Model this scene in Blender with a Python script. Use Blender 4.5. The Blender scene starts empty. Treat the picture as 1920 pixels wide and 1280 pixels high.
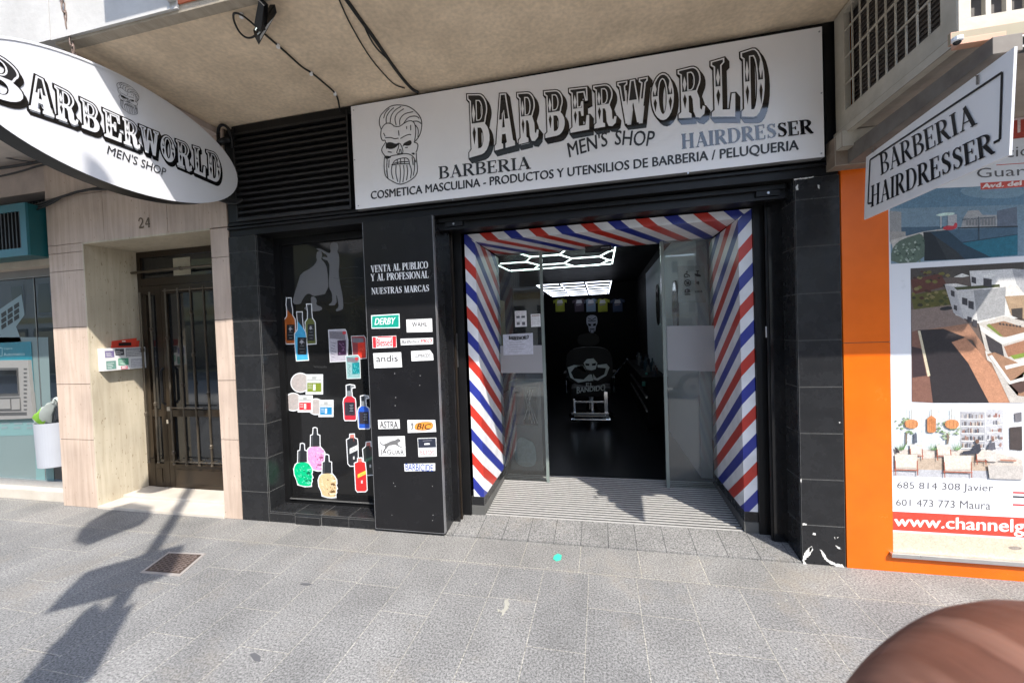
import bpy, bmesh, math, random
from mathutils import Vector, Matrix
from mathutils.geometry import tessellate_polygon
random.seed(7)
SC = bpy.context.scene
COL = SC.collection

# ------------------------------------------------------------------ camera
CAM = Vector((0.0, -2.88, 1.55))
FPX, YAW, PIT, ROL = 753.66, -0.21695, -0.022546, -0.035497     # focal length in pixels of a 1920 px wide frame
def _axes():
    cy, sy = math.cos(YAW), math.sin(YAW)
    f = Vector((sy, cy, 0)); r = Vector((cy, -sy, 0)); u = Vector((0, 0, 1))
    f2 = f*math.cos(PIT) + u*math.sin(PIT); u2 = u*math.cos(PIT) - f*math.sin(PIT)
    return r*math.cos(ROL) + u2*math.sin(ROL), u2*math.cos(ROL) - r*math.sin(ROL), f2
RT, UP, FW = _axes()
cd = bpy.data.cameras.new('camera'); cam = bpy.data.objects.new('camera', cd); COL.objects.link(cam)
m = Matrix((RT, UP, -FW)).transposed().to_4x4(); m.translation = CAM; cam.matrix_world = m
cd.sensor_width = 36; cd.lens = 36*FPX/1920; cd.clip_start = 0.01; cd.clip_end = 500
cd.dof.use_dof = True; cd.dof.focus_distance = 3.4; cd.dof.aperture_fstop = 40
SC.camera = cam

# ------------------------------------------------------------------ sky, sun, exposure
SUN = Vector((-0.88, 1.0, -1.53)).normalized()                   # the way the light travels
EL = math.asin(-SUN.z); AZ = math.atan2(-SUN.x, -SUN.y)          # azimuth of the sun, from +Y towards +X
w = bpy.data.worlds.new('World'); SC.world = w; w.use_nodes = True
nt = w.node_tree; nt.nodes.clear()
out = nt.nodes.new('ShaderNodeOutputWorld'); bg = nt.nodes.new('ShaderNodeBackground'); sky = nt.nodes.new('ShaderNodeTexSky')
sky.sky_type = 'NISHITA'; sky.sun_disc = False; sky.sun_elevation = EL; sky.sun_rotation = AZ
bg.inputs[1].default_value = 0.15
nt.links.new(sky.outputs[0], bg.inputs[0]); nt.links.new(bg.outputs[0], out.inputs[0])
ld = bpy.data.lights.new('sun', 'SUN'); ld.energy = 2.4; ld.angle = math.radians(0.5); ld.color = (1.0, 0.95, 0.88)
sun = bpy.data.objects.new('sun', ld); COL.objects.link(sun)
sun.rotation_euler = SUN.to_track_quat('-Z', 'Y').to_euler(); sun.location = -SUN*30
SC.view_settings.view_transform = 'Standard'; SC.view_settings.look = 'None'
SC.view_settings.exposure = 1.85; SC.view_settings.gamma = 1.0
SC.cycles.max_bounces = 10; SC.cycles.diffuse_bounces = 5; SC.cycles.glossy_bounces = 5; SC.cycles.transparent_max_bounces = 16
SC.cycles.sample_clamp_indirect = 6

# ------------------------------------------------------------------ measuring the place from the photograph
def ray(px, py):
    return RT*(px-960) - UP*(py-640) + FW*FPX
def fy(px, py, Y):                    # point of the plane y = Y seen at a pixel -> (x, z)
    d = ray(px, py); t = (Y-CAM.y)/d.y; p = CAM + d*t; return (p.x, p.z)
def fx(px, py, X):
    d = ray(px, py); t = (X-CAM.x)/d.x; p = CAM + d*t; return (p.y, p.z)
def gz(px, py, Z=0.0):
    d = ray(px, py); t = (Z-CAM.z)/d.z; p = CAM + d*t; return (p.x, p.y)

# ------------------------------------------------------------------ planes and mesh builder
class Plane:
    def __init__(s, o, U, V, N): s.o, s.U, s.V, s.N = Vector(o), Vector(U), Vector(V), Vector(N)
    def p(s, u, v, d=0): return s.o + s.U*u + s.V*v + s.N*d
def front(Y): return Plane((0, Y, 0), (1, 0, 0), (0, 0, 1), (0, -1, 0))      # u = x, v = z, d towards the street

def area(P): return sum(P[i-1][0]*P[i][1]-P[i][0]*P[i-1][1] for i in range(len(P)))/2
def offset(P, d):                     # grow (d > 0) a closed outline
    P = [tuple(p[:2]) for p in P]
    Q = [p for i, p in enumerate(P) if math.hypot(p[0]-P[i-1][0], p[1]-P[i-1][1]) > 1e-6]
    s = 1 if area(Q) > 0 else -1; n = len(Q); R = []
    for i in range(n):
        a, b, c = Q[i-1], Q[i], Q[(i+1) % n]
        e1 = Vector((b[0]-a[0], b[1]-a[1])).normalized(); e2 = Vector((c[0]-b[0], c[1]-b[1])).normalized()
        n1 = Vector((e1.y, -e1.x))*s; n2 = Vector((e2.y, -e2.x))*s
        k = n1 + n2; l = k.length
        if l < 0.5: k = n1; f = 1.0
        else: k = k/l; f = min(1/max(k.dot(n1), 0.45), 2.0)
        R.append((b[0]+k.x*d*f, b[1]+k.y*d*f))
    return R
def smooth(P, n=2, closed=True):      # Chaikin corner cutting
    for _ in range(n):
        Q = []; L = len(P)
        rng = range(L) if closed else range(L-1)
        if not closed: Q.append(P[0])
        for i in rng:
            a, b = P[i], P[(i+1) % L]
            Q.append(tuple(x*.75+y*.25 for x, y in zip(a, b))); Q.append(tuple(x*.25+y*.75 for x, y in zip(a, b)))
        if not closed: Q.append(P[-1])
        P = Q
    return P
def arc(cx, cy, rx, ry, a0, a1, n=8):
    return [(cx+rx*math.cos(math.radians(a0+(a1-a0)*i/n)), cy+ry*math.sin(math.radians(a0+(a1-a0)*i/n))) for i in range(n+1)]
def rect(u0, v0, u1, v1): return [(u0, v0), (u1, v0), (u1, v1), (u0, v1)]
def rrect(u0, v0, u1, v1, r):
    return arc(u1-r, v1-r, r, r, 0, 90, 4)+arc(u0+r, v1-r, r, r, 90, 180, 4)+arc(u0+r, v0+r, r, r, 180, 270, 4)+arc(u1-r, v0+r, r, r, 270, 360, 4)

class MB:
    def __init__(s): s.v = []; s.f = []; s.m = []; s.mats = []; s.k = 0
    def mi(s, mat):
        if mat not in s.mats: s.mats.append(mat)
        return s.mats.index(mat)
    def add(s, vs, fs, mat):
        b = len(s.v); s.v += [tuple(v) for v in vs]; i = s.mi(mat)
        for f in fs: s.f.append(tuple(b+j for j in f)); s.m.append(i)
    def box(s, x0, x1, y0, y1, z0, z1, mat):
        v = [(x, y, z) for z in (z0, z1) for y in (y0, y1) for x in (x0, x1)]
        s.add(v, [(0, 2, 3, 1), (4, 5, 7, 6), (0, 1, 5, 4), (2, 6, 7, 3), (0, 4, 6, 2), (1, 3, 7, 5)], mat)
    def quad(s, a, b, c, d, mat): s.add([a, b, c, d], [(0, 1, 2, 3)], mat)
    def prism(s, pl, outer, holes, d0, d1, mat, side=None):
        loops = [list(outer)]+[list(h) for h in (holes or [])]
        tris = tessellate_polygon([[Vector((p[0], p[1], 0)) for p in L] for L in loops])
        flat_ = [p for L in loops for p in L]; n = len(flat_)
        s.add([pl.p(p[0], p[1], d1) for p in flat_], tris, mat)
        if d0 is not None and d0 != d1:
            s.add([pl.p(p[0], p[1], d0) for p in flat_], tris, side or mat)
            for L in loops:
                k = len(L); vs = [pl.p(p[0], p[1], d0) for p in L]+[pl.p(p[0], p[1], d1) for p in L]
                s.add(vs, [(i, (i+1) % k, k+(i+1) % k, k+i) for i in range(k)], side or mat)
    def flat(s, pl, outer, mat, d=0.0, holes=None): s.prism(pl, outer, holes, None, d, mat)
    def step(s): s.k += 1; return s.k*0.00003           # tiny lift that keeps overlapping printed shapes apart
    def ink(s, pl, outer, mat, d=0.0, holes=None): s.flat(pl, outer, mat, d+s.step(), holes)
    def ribbon(s, pl, pts, mat, d=0.0, w=None):
        pts = [(p[0], p[1], (p[2] if len(p) > 2 and w is None else w)) for p in pts]
        L = []; R = []; n = len(pts)
        for i in range(n):
            a = pts[max(i-1, 0)]; c = pts[min(i+1, n-1)]
            t = Vector((c[0]-a[0], c[1]-a[1]))
            if t.length < 1e-9: t = Vector((1, 0))
            t.normalize(); h = pts[i][2]/2
            L.append((pts[i][0]-t.y*h, pts[i][1]+t.x*h)); R.append((pts[i][0]+t.y*h, pts[i][1]-t.x*h))
        dd = d+s.step()
        s.add([pl.p(*p, dd) for p in L+R], [(i, i+1, n+i+1, n+i) for i in range(n-1)], mat)
    def tube(s, path, r, mat, n=8, caps=True):
        path = [Vector(p) for p in path]; rings = []; prev = None
        for i, p in enumerate(path):
            t = (path[min(i+1, len(path)-1)]-path[max(i-1, 0)]).normalized()
            if prev is None:
                q = t.cross(Vector((0, 0, 1)))
                if q.length < 1e-3: q = t.cross(Vector((1, 0, 0)))
            else: q = prev - t*prev.dot(t)
            q.normalize(); prev = q; b = t.cross(q); rr = r[i] if isinstance(r, (list, tuple)) else r
            rings.append([p+(q*math.cos(2*math.pi*k/n)+b*math.sin(2*math.pi*k/n))*rr for k in range(n)])
        vs = [v for R_ in rings for v in R_]
        fs = [(i*n+k, i*n+(k+1) % n, (i+1)*n+(k+1) % n, (i+1)*n+k) for i in range(len(rings)-1) for k in range(n)]
        if caps: fs += [tuple(range(n)), tuple(len(vs)-n+k for k in range(n))]
        s.add(vs, fs, mat)
    def lathe(s, c, prof, mat, n=20, a0=0, a1=360):           # profile (r, z) about a vertical axis
        full = abs(a1-a0) >= 360; k = n if full else n+1
        vs = [(c[0]+r*math.cos(math.radians(a0+(a1-a0)*j/n)), c[1]+r*math.sin(math.radians(a0+(a1-a0)*j/n)), c[2]+z) for r, z in prof for j in range(k)]
        fs = []
        for i in range(len(prof)-1):
            for j in range(n):
                a = i*k+j; b = i*k+(j+1) % k; fs.append((a, b, b+k, a+k))
        s.add(vs, fs, mat)
    def build(s, name, parent=None, label=None, sm=False, bevel=0, flip=True):
        me = bpy.data.meshes.new(name); me.from_pydata(s.v, [], s.f)
        for mt in s.mats: me.materials.append(mt)
        me.polygons.foreach_set('material_index', s.m)
        if sm: me.polygons.foreach_set('use_smooth', [True]*len(me.polygons))
        me.update()
        bm = bmesh.new(); bm.from_mesh(me)
        if bevel:
            bmesh.ops.remove_doubles(bm, verts=bm.verts, dist=1e-5)
            bmesh.ops.bevel(bm, geom=[e for e in bm.edges if len(e.link_faces) == 2 and e.calc_face_angle(0) > .5], offset=bevel, segments=2, profile=.7, affect='EDGES', clamp_overlap=True)
        if flip: bmesh.ops.recalc_face_normals(bm, faces=bm.faces)
        bm.to_mesh(me); bm.free()
        o = bpy.data.objects.new(name, me); COL.objects.link(o)
        if parent:
            o.parent = parent
            if parent.parent is None: o.matrix_parent_inverse = Matrix.Translation(-parent.location)
        if label: o['label'] = label
        return o
def tag(o, label=None, cat=None, group=None, kind=None):
    if label: o['label'] = label
    if cat: o['category'] = cat
    if group: o['group'] = group
    if kind: o['kind'] = kind
    return o
def thing(name, loc, label, cat, group=None):
    o = bpy.data.objects.new(name, None); COL.objects.link(o); o.location = loc; o.empty_display_size = .1
    return tag(o, label, cat, group)
def dup(root, loc, label=None, rz=None):
    r = root.copy(); COL.objects.link(r); r.location = loc
    if rz is not None: r.rotation_euler.z = rz
    if label: r['label'] = label
    for ch in root.children:
        c = ch.copy(); COL.objects.link(c); c.parent = r
        for g in ch.children:
            e = g.copy(); COL.objects.link(e); e.parent = c
    return r

# ------------------------------------------------------------------ materials
def mat(name, c, rough=.6, metal=0, c2=None, var=.25, scale=6, bump=0, bscale=60, coat=0, spec=.5, stretch=(1, 1, 1), rvar=.12, fine=0, fscale=300, emit=None, es=0):
    M = bpy.data.materials.new(name); M.use_nodes = True; t = M.node_tree; N = t.nodes; L = t.links
    b = N['Principled BSDF']
    tc = N.new('ShaderNodeTexCoord'); mp = N.new('ShaderNodeMapping'); mp.inputs['Scale'].default_value = stretch
    L.new(tc.outputs['Object'], mp.inputs[0])
    nz = N.new('ShaderNodeTexNoise'); nz.inputs['Scale'].default_value = scale; nz.inputs['Detail'].default_value = 6; nz.inputs['Roughness'].default_value = .62
    L.new(mp.outputs[0], nz.inputs['Vector'])
    r = N.new('ShaderNodeValToRGB'); r.color_ramp.elements[0].position = .3; r.color_ramp.elements[1].position = .72
    a = [x*(1-var) for x in c] if c2 is None else c2
    r.color_ramp.elements[0].color = (*a, 1); r.color_ramp.elements[1].color = (*c, 1)
    L.new(nz.outputs[0], r.inputs[0]); col = r.outputs[0]
    if fine:
        f = N.new('ShaderNodeTexNoise'); f.inputs['Scale'].default_value = fscale; f.inputs['Detail'].default_value = 2
        L.new(tc.outputs['Object'], f.inputs['Vector'])
        mr = N.new('ShaderNodeMapRange'); mr.inputs[1].default_value = .3; mr.inputs[2].default_value = .7; mr.inputs[3].default_value = 1-fine; mr.inputs[4].default_value = 1+fine
        L.new(f.outputs[0], mr.inputs[0])
        mx = N.new('ShaderNodeVectorMath'); mx.operation = 'SCALE'; L.new(col, mx.inputs[0]); L.new(mr.outputs[0], mx.inputs['Scale']); col = mx.outputs[0]
    L.new(col, b.inputs['Base Color'])
    rr = N.new('ShaderNodeMapRange'); rr.inputs[3].default_value = max(.02, rough-rvar); rr.inputs[4].default_value = min(1, rough+rvar)
    L.new(nz.outputs[0], rr.inputs[0]); L.new(rr.outputs[0], b.inputs['Roughness'])
    b.inputs['Metallic'].default_value = metal; b.inputs['Specular IOR Level'].default_value = spec
    b.inputs['Coat Weight'].default_value = coat; b.inputs['Coat Roughness'].default_value = .06
    if bump:
        n2 = N.new('ShaderNodeTexNoise'); n2.inputs['Scale'].default_value = bscale; n2.inputs['Detail'].default_value = 5
        L.new(mp.outputs[0], n2.inputs['Vector'])
        bp = N.new('ShaderNodeBump'); bp.inputs['Strength'].default_value = bump; bp.inputs['Distance'].default_value = .01
        L.new(n2.outputs[0], bp.inputs['Height']); L.new(bp.outputs[0], b.inputs['Normal'])
    if emit: b.inputs['Emission Color'].default_value = (*emit, 1); b.inputs['Emission Strength'].default_value = es
    return M
def srgb(r, g, b): return tuple(((x/255)/12.92 if x/255 <= .04045 else ((x/255+.055)/1.055)**2.4) for x in (r, g, b))
_pc = {}
def ink(r, g, b, gloss=.45):                       # printed colour
    k = (r, g, b, gloss)
    if k not in _pc: _pc[k] = mat('print_%d_%d_%d' % k[:3], srgb(r, g, b), gloss, var=.22, scale=38, rvar=.05, fine=.16, fscale=170)
    return _pc[k]
def glass(name, tint=(.93, .97, .96), rough=0.0, refl=1.0, ior=1.5, dust=0):
    M = bpy.data.materials.new(name); M.use_nodes = True; t = M.node_tree; N = t.nodes; L = t.links; N.clear()
    o = N.new('ShaderNodeOutputMaterial'); mx = N.new('ShaderNodeMixShader'); tr = N.new('ShaderNodeBsdfTransparent'); gl = N.new('ShaderNodeBsdfGlossy'); fr = N.new('ShaderNodeFresnel')
    fr.inputs['IOR'].default_value = ior; tr.inputs[0].default_value = (*tint, 1); gl.inputs['Roughness'].default_value = rough
    ml = N.new('ShaderNodeMath'); ml.operation = 'MULTIPLY'; ml.inputs[1].default_value = refl; ml.use_clamp = True
    nz = N.new('ShaderNodeTexNoise'); nz.inputs['Scale'].default_value = 1.7; tc = N.new('ShaderNodeTexCoord'); L.new(tc.outputs['Object'], nz.inputs['Vector'])
    bp = N.new('ShaderNodeBump'); bp.inputs['Strength'].default_value = .02; bp.inputs['Distance'].default_value = .02
    L.new(nz.outputs[0], bp.inputs['Height']); L.new(bp.outputs[0], gl.inputs['Normal'])
    L.new(fr.outputs[0], ml.inputs[0]); L.new(ml.outputs[0], mx.inputs[0]); L.new(tr.outputs[0], mx.inputs[1]); L.new(gl.outputs[0], mx.inputs[2])
    if dust:                                           # thin film of dust on the pane
        df = N.new('ShaderNodeBsdfDiffuse'); df.inputs[0].default_value = (.62, .64, .62, 1); m2 = N.new('ShaderNodeMixShader')
        n2 = N.new('ShaderNodeTexNoise'); n2.inputs['Scale'].default_value = 3; n2.inputs['Detail'].default_value = 6; L.new(tc.outputs['Object'], n2.inputs['Vector'])
        dm = N.new('ShaderNodeMapRange'); dm.inputs[3].default_value = dust*.5; dm.inputs[4].default_value = dust*1.5; L.new(n2.outputs[0], dm.inputs[0]); L.new(dm.outputs[0], m2.inputs[0])
        L.new(mx.outputs[0], m2.inputs[1]); L.new(df.outputs[0], m2.inputs[2]); mx = m2
    L.new(mx.outputs[0], o.inputs[0])
    return M

def paving(name, along_x, c1, c2, mortar, bw, bh, shift=(0, 0)):
    M = bpy.data.materials.new(name); M.use_nodes = True; t = M.node_tree; N = t.nodes; L = t.links; b = N['Principled BSDF']
    tc = N.new('ShaderNodeTexCoord'); sp = N.new('ShaderNodeSeparateXYZ'); cb = N.new('ShaderNodeCombineXYZ'); L.new(tc.outputs['Object'], sp.inputs[0])
    def addc(sock, v):
        a = N.new('ShaderNodeMath'); a.inputs[1].default_value = v; L.new(sock, a.inputs[0]); return a.outputs[0]
    X, Y = addc(sp.outputs['X'], shift[0]+60), addc(sp.outputs['Y'], shift[1]+60)
    L.new(X if along_x else Y, cb.inputs[0]); L.new(Y if along_x else X, cb.inputs[1])
    br = N.new('ShaderNodeTexBrick'); br.offset = .37; br.offset_frequency = 3; br.squash = .67; br.squash_frequency = 2
    br.inputs['Scale'].default_value = 1; br.inputs['Brick Width'].default_value = bw; br.inputs['Row Height'].default_value = bh
    br.inputs['Mortar Size'].default_value = .0028; br.inputs['Mortar Smooth'].default_value = .3; br.inputs['Bias'].default_value = 0
    br.inputs['Color1'].default_value = (*c1, 1); br.inputs['Color2'].default_value = (*c2, 1); br.inputs['Mortar'].default_value = (*mortar, 1)
    L.new(cb.outputs[0], br.inputs['Vector'])
    def noise(sc, det, ro=.6):
        n = N.new('ShaderNodeTexNoise'); n.inputs['Scale'].default_value = sc; n.inputs['Detail'].default_value = det; n.inputs['Roughness'].default_value = ro; L.new(tc.outputs['Object'], n.inputs['Vector']); return n.outputs[0]
    def mapr(sock, a, b_, c, d):
        r = N.new('ShaderNodeMapRange'); r.inputs[1].default_value = a; r.inputs[2].default_value = b_; r.inputs[3].default_value = c; r.inputs[4].default_value = d; L.new(sock, r.inputs[0]); return r.outputs[0]
    def scale(col, f):
        s = N.new('ShaderNodeVectorMath'); s.operation = 'SCALE'; L.new(col, s.inputs[0]); L.new(f, s.inputs['Scale']); return s.outputs[0]
    sp1 = noise(95, 4, .85); col = scale(br.outputs['Color'], mapr(sp1, .38, .62, .36, 1.60))
    col = scale(col, mapr(noise(2.3, 6), .3, .7, .80, 1.14))
    st = N.new('ShaderNodeMix'); st.data_type = 'RGBA'; st.inputs[7].default_value = (.24, .20, .145, 1)
    L.new(mapr(noise(1.3, 8, .72), .54, .74, 0, .42), st.inputs[0]); L.new(col, st.inputs[6]); col = st.outputs[2]
    L.new(col, b.inputs['Base Color']); b.inputs['Roughness'].default_value = .75; b.inputs['Specular IOR Level'].default_value = .3
    inv = N.new('ShaderNodeMath'); inv.operation = 'SUBTRACT'; inv.inputs[0].default_value = 1; L.new(br.outputs['Fac'], inv.inputs[1])
    ad = N.new('ShaderNodeMath'); ad.operation = 'MULTIPLY_ADD'; L.new(sp1, ad.inputs[0]); ad.inputs[1].default_value = .35; L.new(inv.outputs[0], ad.inputs[2])
    bp = N.new('ShaderNodeBump'); bp.inputs['Strength'].default_value = .5; bp.inputs['Distance'].default_value = .004
    L.new(ad.outputs[0], bp.inputs['Height']); L.new(bp.outputs[0], b.inputs['Normal'])
    return M

def stripes(name, vec, phase, period=.39):         # barber stripes: red, white, blue, white wrapped at 45 degrees
    M = bpy.data.materials.new(name); M.use_nodes = True; t = M.node_tree; N = t.nodes; L = t.links; b = N['Principled BSDF']
    tc = N.new('ShaderNodeTexCoord'); dp = N.new('ShaderNodeVectorMath'); dp.operation = 'DOT_PRODUCT'; dp.inputs[1].default_value = vec; L.new(tc.outputs['Object'], dp.inputs[0])
    a = N.new('ShaderNodeMath'); a.operation = 'MULTIPLY_ADD'; a.inputs[1].default_value = 1/period; a.inputs[2].default_value = 50+phase; L.new(dp.outputs['Value'], a.inputs[0])
    f = N.new('ShaderNodeMath'); f.operation = 'FRACT'; L.new(a.outputs[0], f.inputs[0])
    r = N.new('ShaderNodeValToRGB'); r.color_ramp.interpolation = 'CONSTANT'; e = r.color_ramp.elements
    R_, W_, B_ = (.50, .035, .022, 1), (.74, .74, .76, 1), (.022, .034, .26, 1)
    e[0].position = 0; e[0].color = R_; e[1].position = .245; e[1].color = W_
    x = e.new(.5); x.color = B_; x = e.new(.745); x.color = W_
    L.new(f.outputs[0], r.inputs[0])
    nz = N.new('ShaderNodeTexNoise'); nz.inputs['Scale'].default_value = 9; nz.inputs['Detail'].default_value = 6; L.new(tc.outputs['Object'], nz.inputs['Vector'])
    wr = N.new('ShaderNodeMapRange'); wr.inputs[1].default_value = .3; wr.inputs[2].default_value = .7; wr.inputs[3].default_value = .84; wr.inputs[4].default_value = 1.04; L.new(nz.outputs[0], wr.inputs[0])
    sc_ = N.new('ShaderNodeVectorMath'); sc_.operation = 'SCALE'; L.new(r.outputs[0], sc_.inputs[0]); L.new(wr.outputs[0], sc_.inputs['Scale']); L.new(sc_.outputs[0], b.inputs['Base Color'])
    mr = N.new('ShaderNodeMapRange'); mr.inputs[3].default_value = .25; mr.inputs[4].default_value = .42; L.new(nz.outputs[0], mr.inputs[0]); L.new(mr.outputs[0], b.inputs['Roughness'])
    return M

def travertine(name, c, c2, horiz=False):
    M = bpy.data.materials.new(name); M.use_nodes = True; t = M.node_tree; N = t.nodes; L = t.links; b = N['Principled BSDF']
    tc = N.new('ShaderNodeTexCoord'); mp = N.new('ShaderNodeMapping'); mp.inputs['Scale'].default_value = (1, 1, .07) if not horiz else (.1, 1, 1); L.new(tc.outputs['Object'], mp.inputs[0])
    wv = N.new('ShaderNodeTexNoise'); wv.inputs['Scale'].default_value = 26; wv.inputs['Detail'].default_value = 6; wv.inputs['Distortion'].default_value = .6; L.new(mp.outputs[0], wv.inputs['Vector'])
    r = N.new('ShaderNodeValToRGB'); e = r.color_ramp.elements; e[0].position = .33; e[0].color = (*c2, 1); e[1].position = .62; e[1].color = (*c, 1)
    L.new(wv.outputs[0], r.inputs[0])
    big = N.new('ShaderNodeTexNoise'); big.inputs['Scale'].default_value = 2.5; big.inputs['Detail'].default_value = 5; L.new(tc.outputs['Object'], big.inputs['Vector'])
    mr = N.new('ShaderNodeMapRange'); mr.inputs[1].default_value = .3; mr.inputs[2].default_value = .7; mr.inputs[3].default_value = .84; mr.inputs[4].default_value = 1.08; L.new(big.outputs[0], mr.inputs[0])
    s = N.new('ShaderNodeVectorMath'); s.operation = 'SCALE'; L.new(r.outputs[0], s.inputs[0]); L.new(mr.outputs[0], s.inputs['Scale'])
    mp2 = N.new('ShaderNodeMapping'); mp2.inputs['Scale'].default_value = (1, 1, .35); L.new(tc.outputs['Object'], mp2.inputs[0])
    vo = N.new('ShaderNodeTexNoise'); vo.inputs['Scale'].default_value = 70; vo.inputs['Detail'].default_value = 3; L.new(mp2.outputs[0], vo.inputs['Vector'])
    pit = N.new('ShaderNodeMapRange'); pit.inputs[1].default_value = .66; pit.inputs[2].default_value = .72; L.new(vo.outputs[0], pit.inputs[0])
    mx = N.new('ShaderNodeMix'); mx.data_type = 'RGBA'; mx.inputs[7].default_value = (c2[0]*.55, c2[1]*.5, c2[2]*.42, 1); L.new(pit.outputs[0], mx.inputs[0]); L.new(s.outputs[0], mx.inputs[6])
    L.new(mx.outputs[2], b.inputs['Base Color']); b.inputs['Roughness'].default_value = .55; b.inputs['Specular IOR Level'].default_value = .35
    iv = N.new('ShaderNodeMath'); iv.operation = 'MULTIPLY_ADD'; iv.inputs[1].default_value = -1; L.new(pit.outputs[0], iv.inputs[0]); L.new(wv.outputs[0], iv.inputs[2])
    bp = N.new('ShaderNodeBump'); bp.inputs['Strength'].default_value = .3; bp.inputs['Distance'].default_value = .004; L.new(iv.outputs[0], bp.inputs['Height']); L.new(bp.outputs[0], b.inputs['Normal'])
    return M

M_BLACK = mat('black_paint', (.008, .008, .0085), .42, spec=.25, var=.35, bump=.06, bscale=90)
M_TILE = mat('black_tile', (.019, .0195, .021), .27, spec=.28, var=.35, scale=9, bump=.05, bscale=40, fine=.12, fscale=120)
M_GROUT = mat('grey_grout', (.16, .16, .155), .85)
M_GLOSSBLK = mat('gloss_black', (.010, .010, .011), .10, var=.3, rvar=.05)
M_LOUVRE = mat('black_louvre', (.012, .0115, .0115), .48, var=.4, scale=12, bump=.1, bscale=50, stretch=(.4, 1, 2))
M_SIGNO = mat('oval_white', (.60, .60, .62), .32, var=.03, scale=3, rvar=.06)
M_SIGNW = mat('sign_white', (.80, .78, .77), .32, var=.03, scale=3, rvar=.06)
M_VINYL = mat('black_vinyl', (.007, .007, .008), .05, var=.1, rvar=.02, spec=.6)
M_INK = mat('black_print', (.012, .012, .013), .4, var=.1)
M_WHITE = mat('white_print', (.78, .78, .78), .45, var=.04)
M_CONC = mat('soffit_plaster', (.84, .67, .475), .85, c2=(.57, .45, .315), scale=2.6, bump=.4, bscale=14, fine=.10, fscale=40)
M_CONC2 = mat('soffit_lip', (.44, .375, .29), .85, c2=(.30, .255, .19), scale=6, bump=.4, bscale=25, stretch=(3, 1, 1))
M_FASCIA = mat('white_fascia', (.50, .49, .47), .8, c2=(.38, .37, .35), scale=3, bump=.2, bscale=25)
M_BRICK = mat('orange_brick', (.62, .17, .08), .8)
M_TRAV = travertine('travertine', (.52, .41, .33), (.43, .33, .26))
M_TRAV2 = travertine('travertine_reveal', (.50, .44, .335), (.42, .36, .265))
M_MARBLE = mat('cream_marble', (.54, .50, .44), .4, c2=(.43, .385, .32), scale=4, bump=.05)
M_BRONZE = mat('bronze_aluminium', (.036, .024, .014), .34, metal=.35, var=.3, scale=12)
M_BRASS = mat('aged_brass', (.15, .125, .095), .34, metal=.75, var=.3)
M_DARKGLASS = mat('dark_glazing', (.012, .013, .014), .05, var=.2, rvar=.02, spec=.7)
M_JOINT = mat('dark_joint', (.13, .10, .075), .9)
M_ALU = mat('aluminium', (.56, .56, .56), .32, metal=.85, var=.12, scale=20)
M_STEEL = mat('steel', (.42, .42, .43), .3, metal=.9, var=.15, scale=20)
M_CHROME = mat('chrome', (.75, .75, .76), .1, metal=1, var=.05)
M_ORANGE = mat('orange_panel', (.72, .128, .002), .24, var=.08, scale=5, c2=(.62, .105, .002), bump=.03, bscale=9, rvar=.10)
M_TEAL = mat('teal_metal', (.004, .085, .095), .4, var=.15)
M_TEAL2 = mat('teal_trim', (.02, .13, .16), .4, var=.12)
M_CREAM = mat('cream_paint', (.52, .48, .40), .6, c2=(.37, .335, .27), scale=7, bump=.12, bscale=40)
M_WOOD = mat('old_wood', (.24, .185, .135), .8, c2=(.14, .10, .07), scale=14, stretch=(1, .15, 1), bump=.3, bscale=40)
M_WOODP = mat('pink_wood', (.60, .35, .24), .7, c2=(.48, .26, .17), scale=14, stretch=(.15, 1, 1))
M_CABLE = mat('black_cable', (.012, .012, .012), .55)
M_RUBBER = mat('black_rubber', (.009, .009, .009), .8, bump=.3, bscale=300)
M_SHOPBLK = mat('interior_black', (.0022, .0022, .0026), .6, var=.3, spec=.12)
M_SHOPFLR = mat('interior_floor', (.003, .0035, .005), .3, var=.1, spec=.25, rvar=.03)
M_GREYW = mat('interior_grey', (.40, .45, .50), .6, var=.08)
G_DOOR = glass('door_glass', (.80, .88, .86), refl=2.3, dust=.04); G_DOOR2 = glass('dusty_door_glass', (.80, .88, .86), refl=2.3, dust=.12)
G_EDGE = mat('glass_edge', (.20, .24, .22), .2, var=.1, spec=.8)
G_BANK = glass('bank_glass', (.70, .78, .78), refl=1.3)
G_FROST = mat('frosted_film', (.30, .30, .305), .55, var=.03)
# ================================================================== setting
def struct(o): o['kind'] = 'structure'; return o
M_PAVE = paving('granite_paving', False, (.165, .163, .158), (.187, .184, .177), (.285, .27, .235), .86, .288, (.02, 1.143-.288*4))
M_PAVEB = paving('granite_border', True, (.175, .171, .162), (.20, .193, .18), (.30, .28, .235), .58, .345, (.27, .345))
M_RAMP = paving('granite_ramp', True, (.16, .157, .15), (.182, .178, .17), (.06, .06, .06), .29, .5, (.15, .1))
M_ROAD = mat('pale_concrete_road', (.46, .45, .42), .9, var=.2, fine=.2, fscale=160, bump=.3, bscale=200)  # road out of view, made pale to bounce more sunlight under the balcony
b = MB(); b.quad((-60, -4.6, 0), (60, -4.6, 0), (60, -.34, 0), (-60, -.34, 0), M_PAVE); struct(b.build('pavement'))
b = MB(); b.quad((-60, -.34, 0), (60, -.34, 0), (60, .9, 0), (-60, .9, 0), M_PAVEB); struct(b.build('paving_border'))
b = MB(); b.box(-60, 60, -4.75, -4.6, -.14, .004, mat('kerb_stone', (.33, .33, .32), .8, bump=.2)); struct(b.build('kerb'))
b = MB(); b.quad((-80, -60, -.14), (80, -60, -.14), (80, -4.7, -.14), (-80, -4.7, -.14), M_ROAD); struct(b.build('road'))
b = MB(); b.box(-60, 60, -14.2, -11.2, -.2, .0, M_PAVEB); struct(b.build('far_pavement'))
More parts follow.
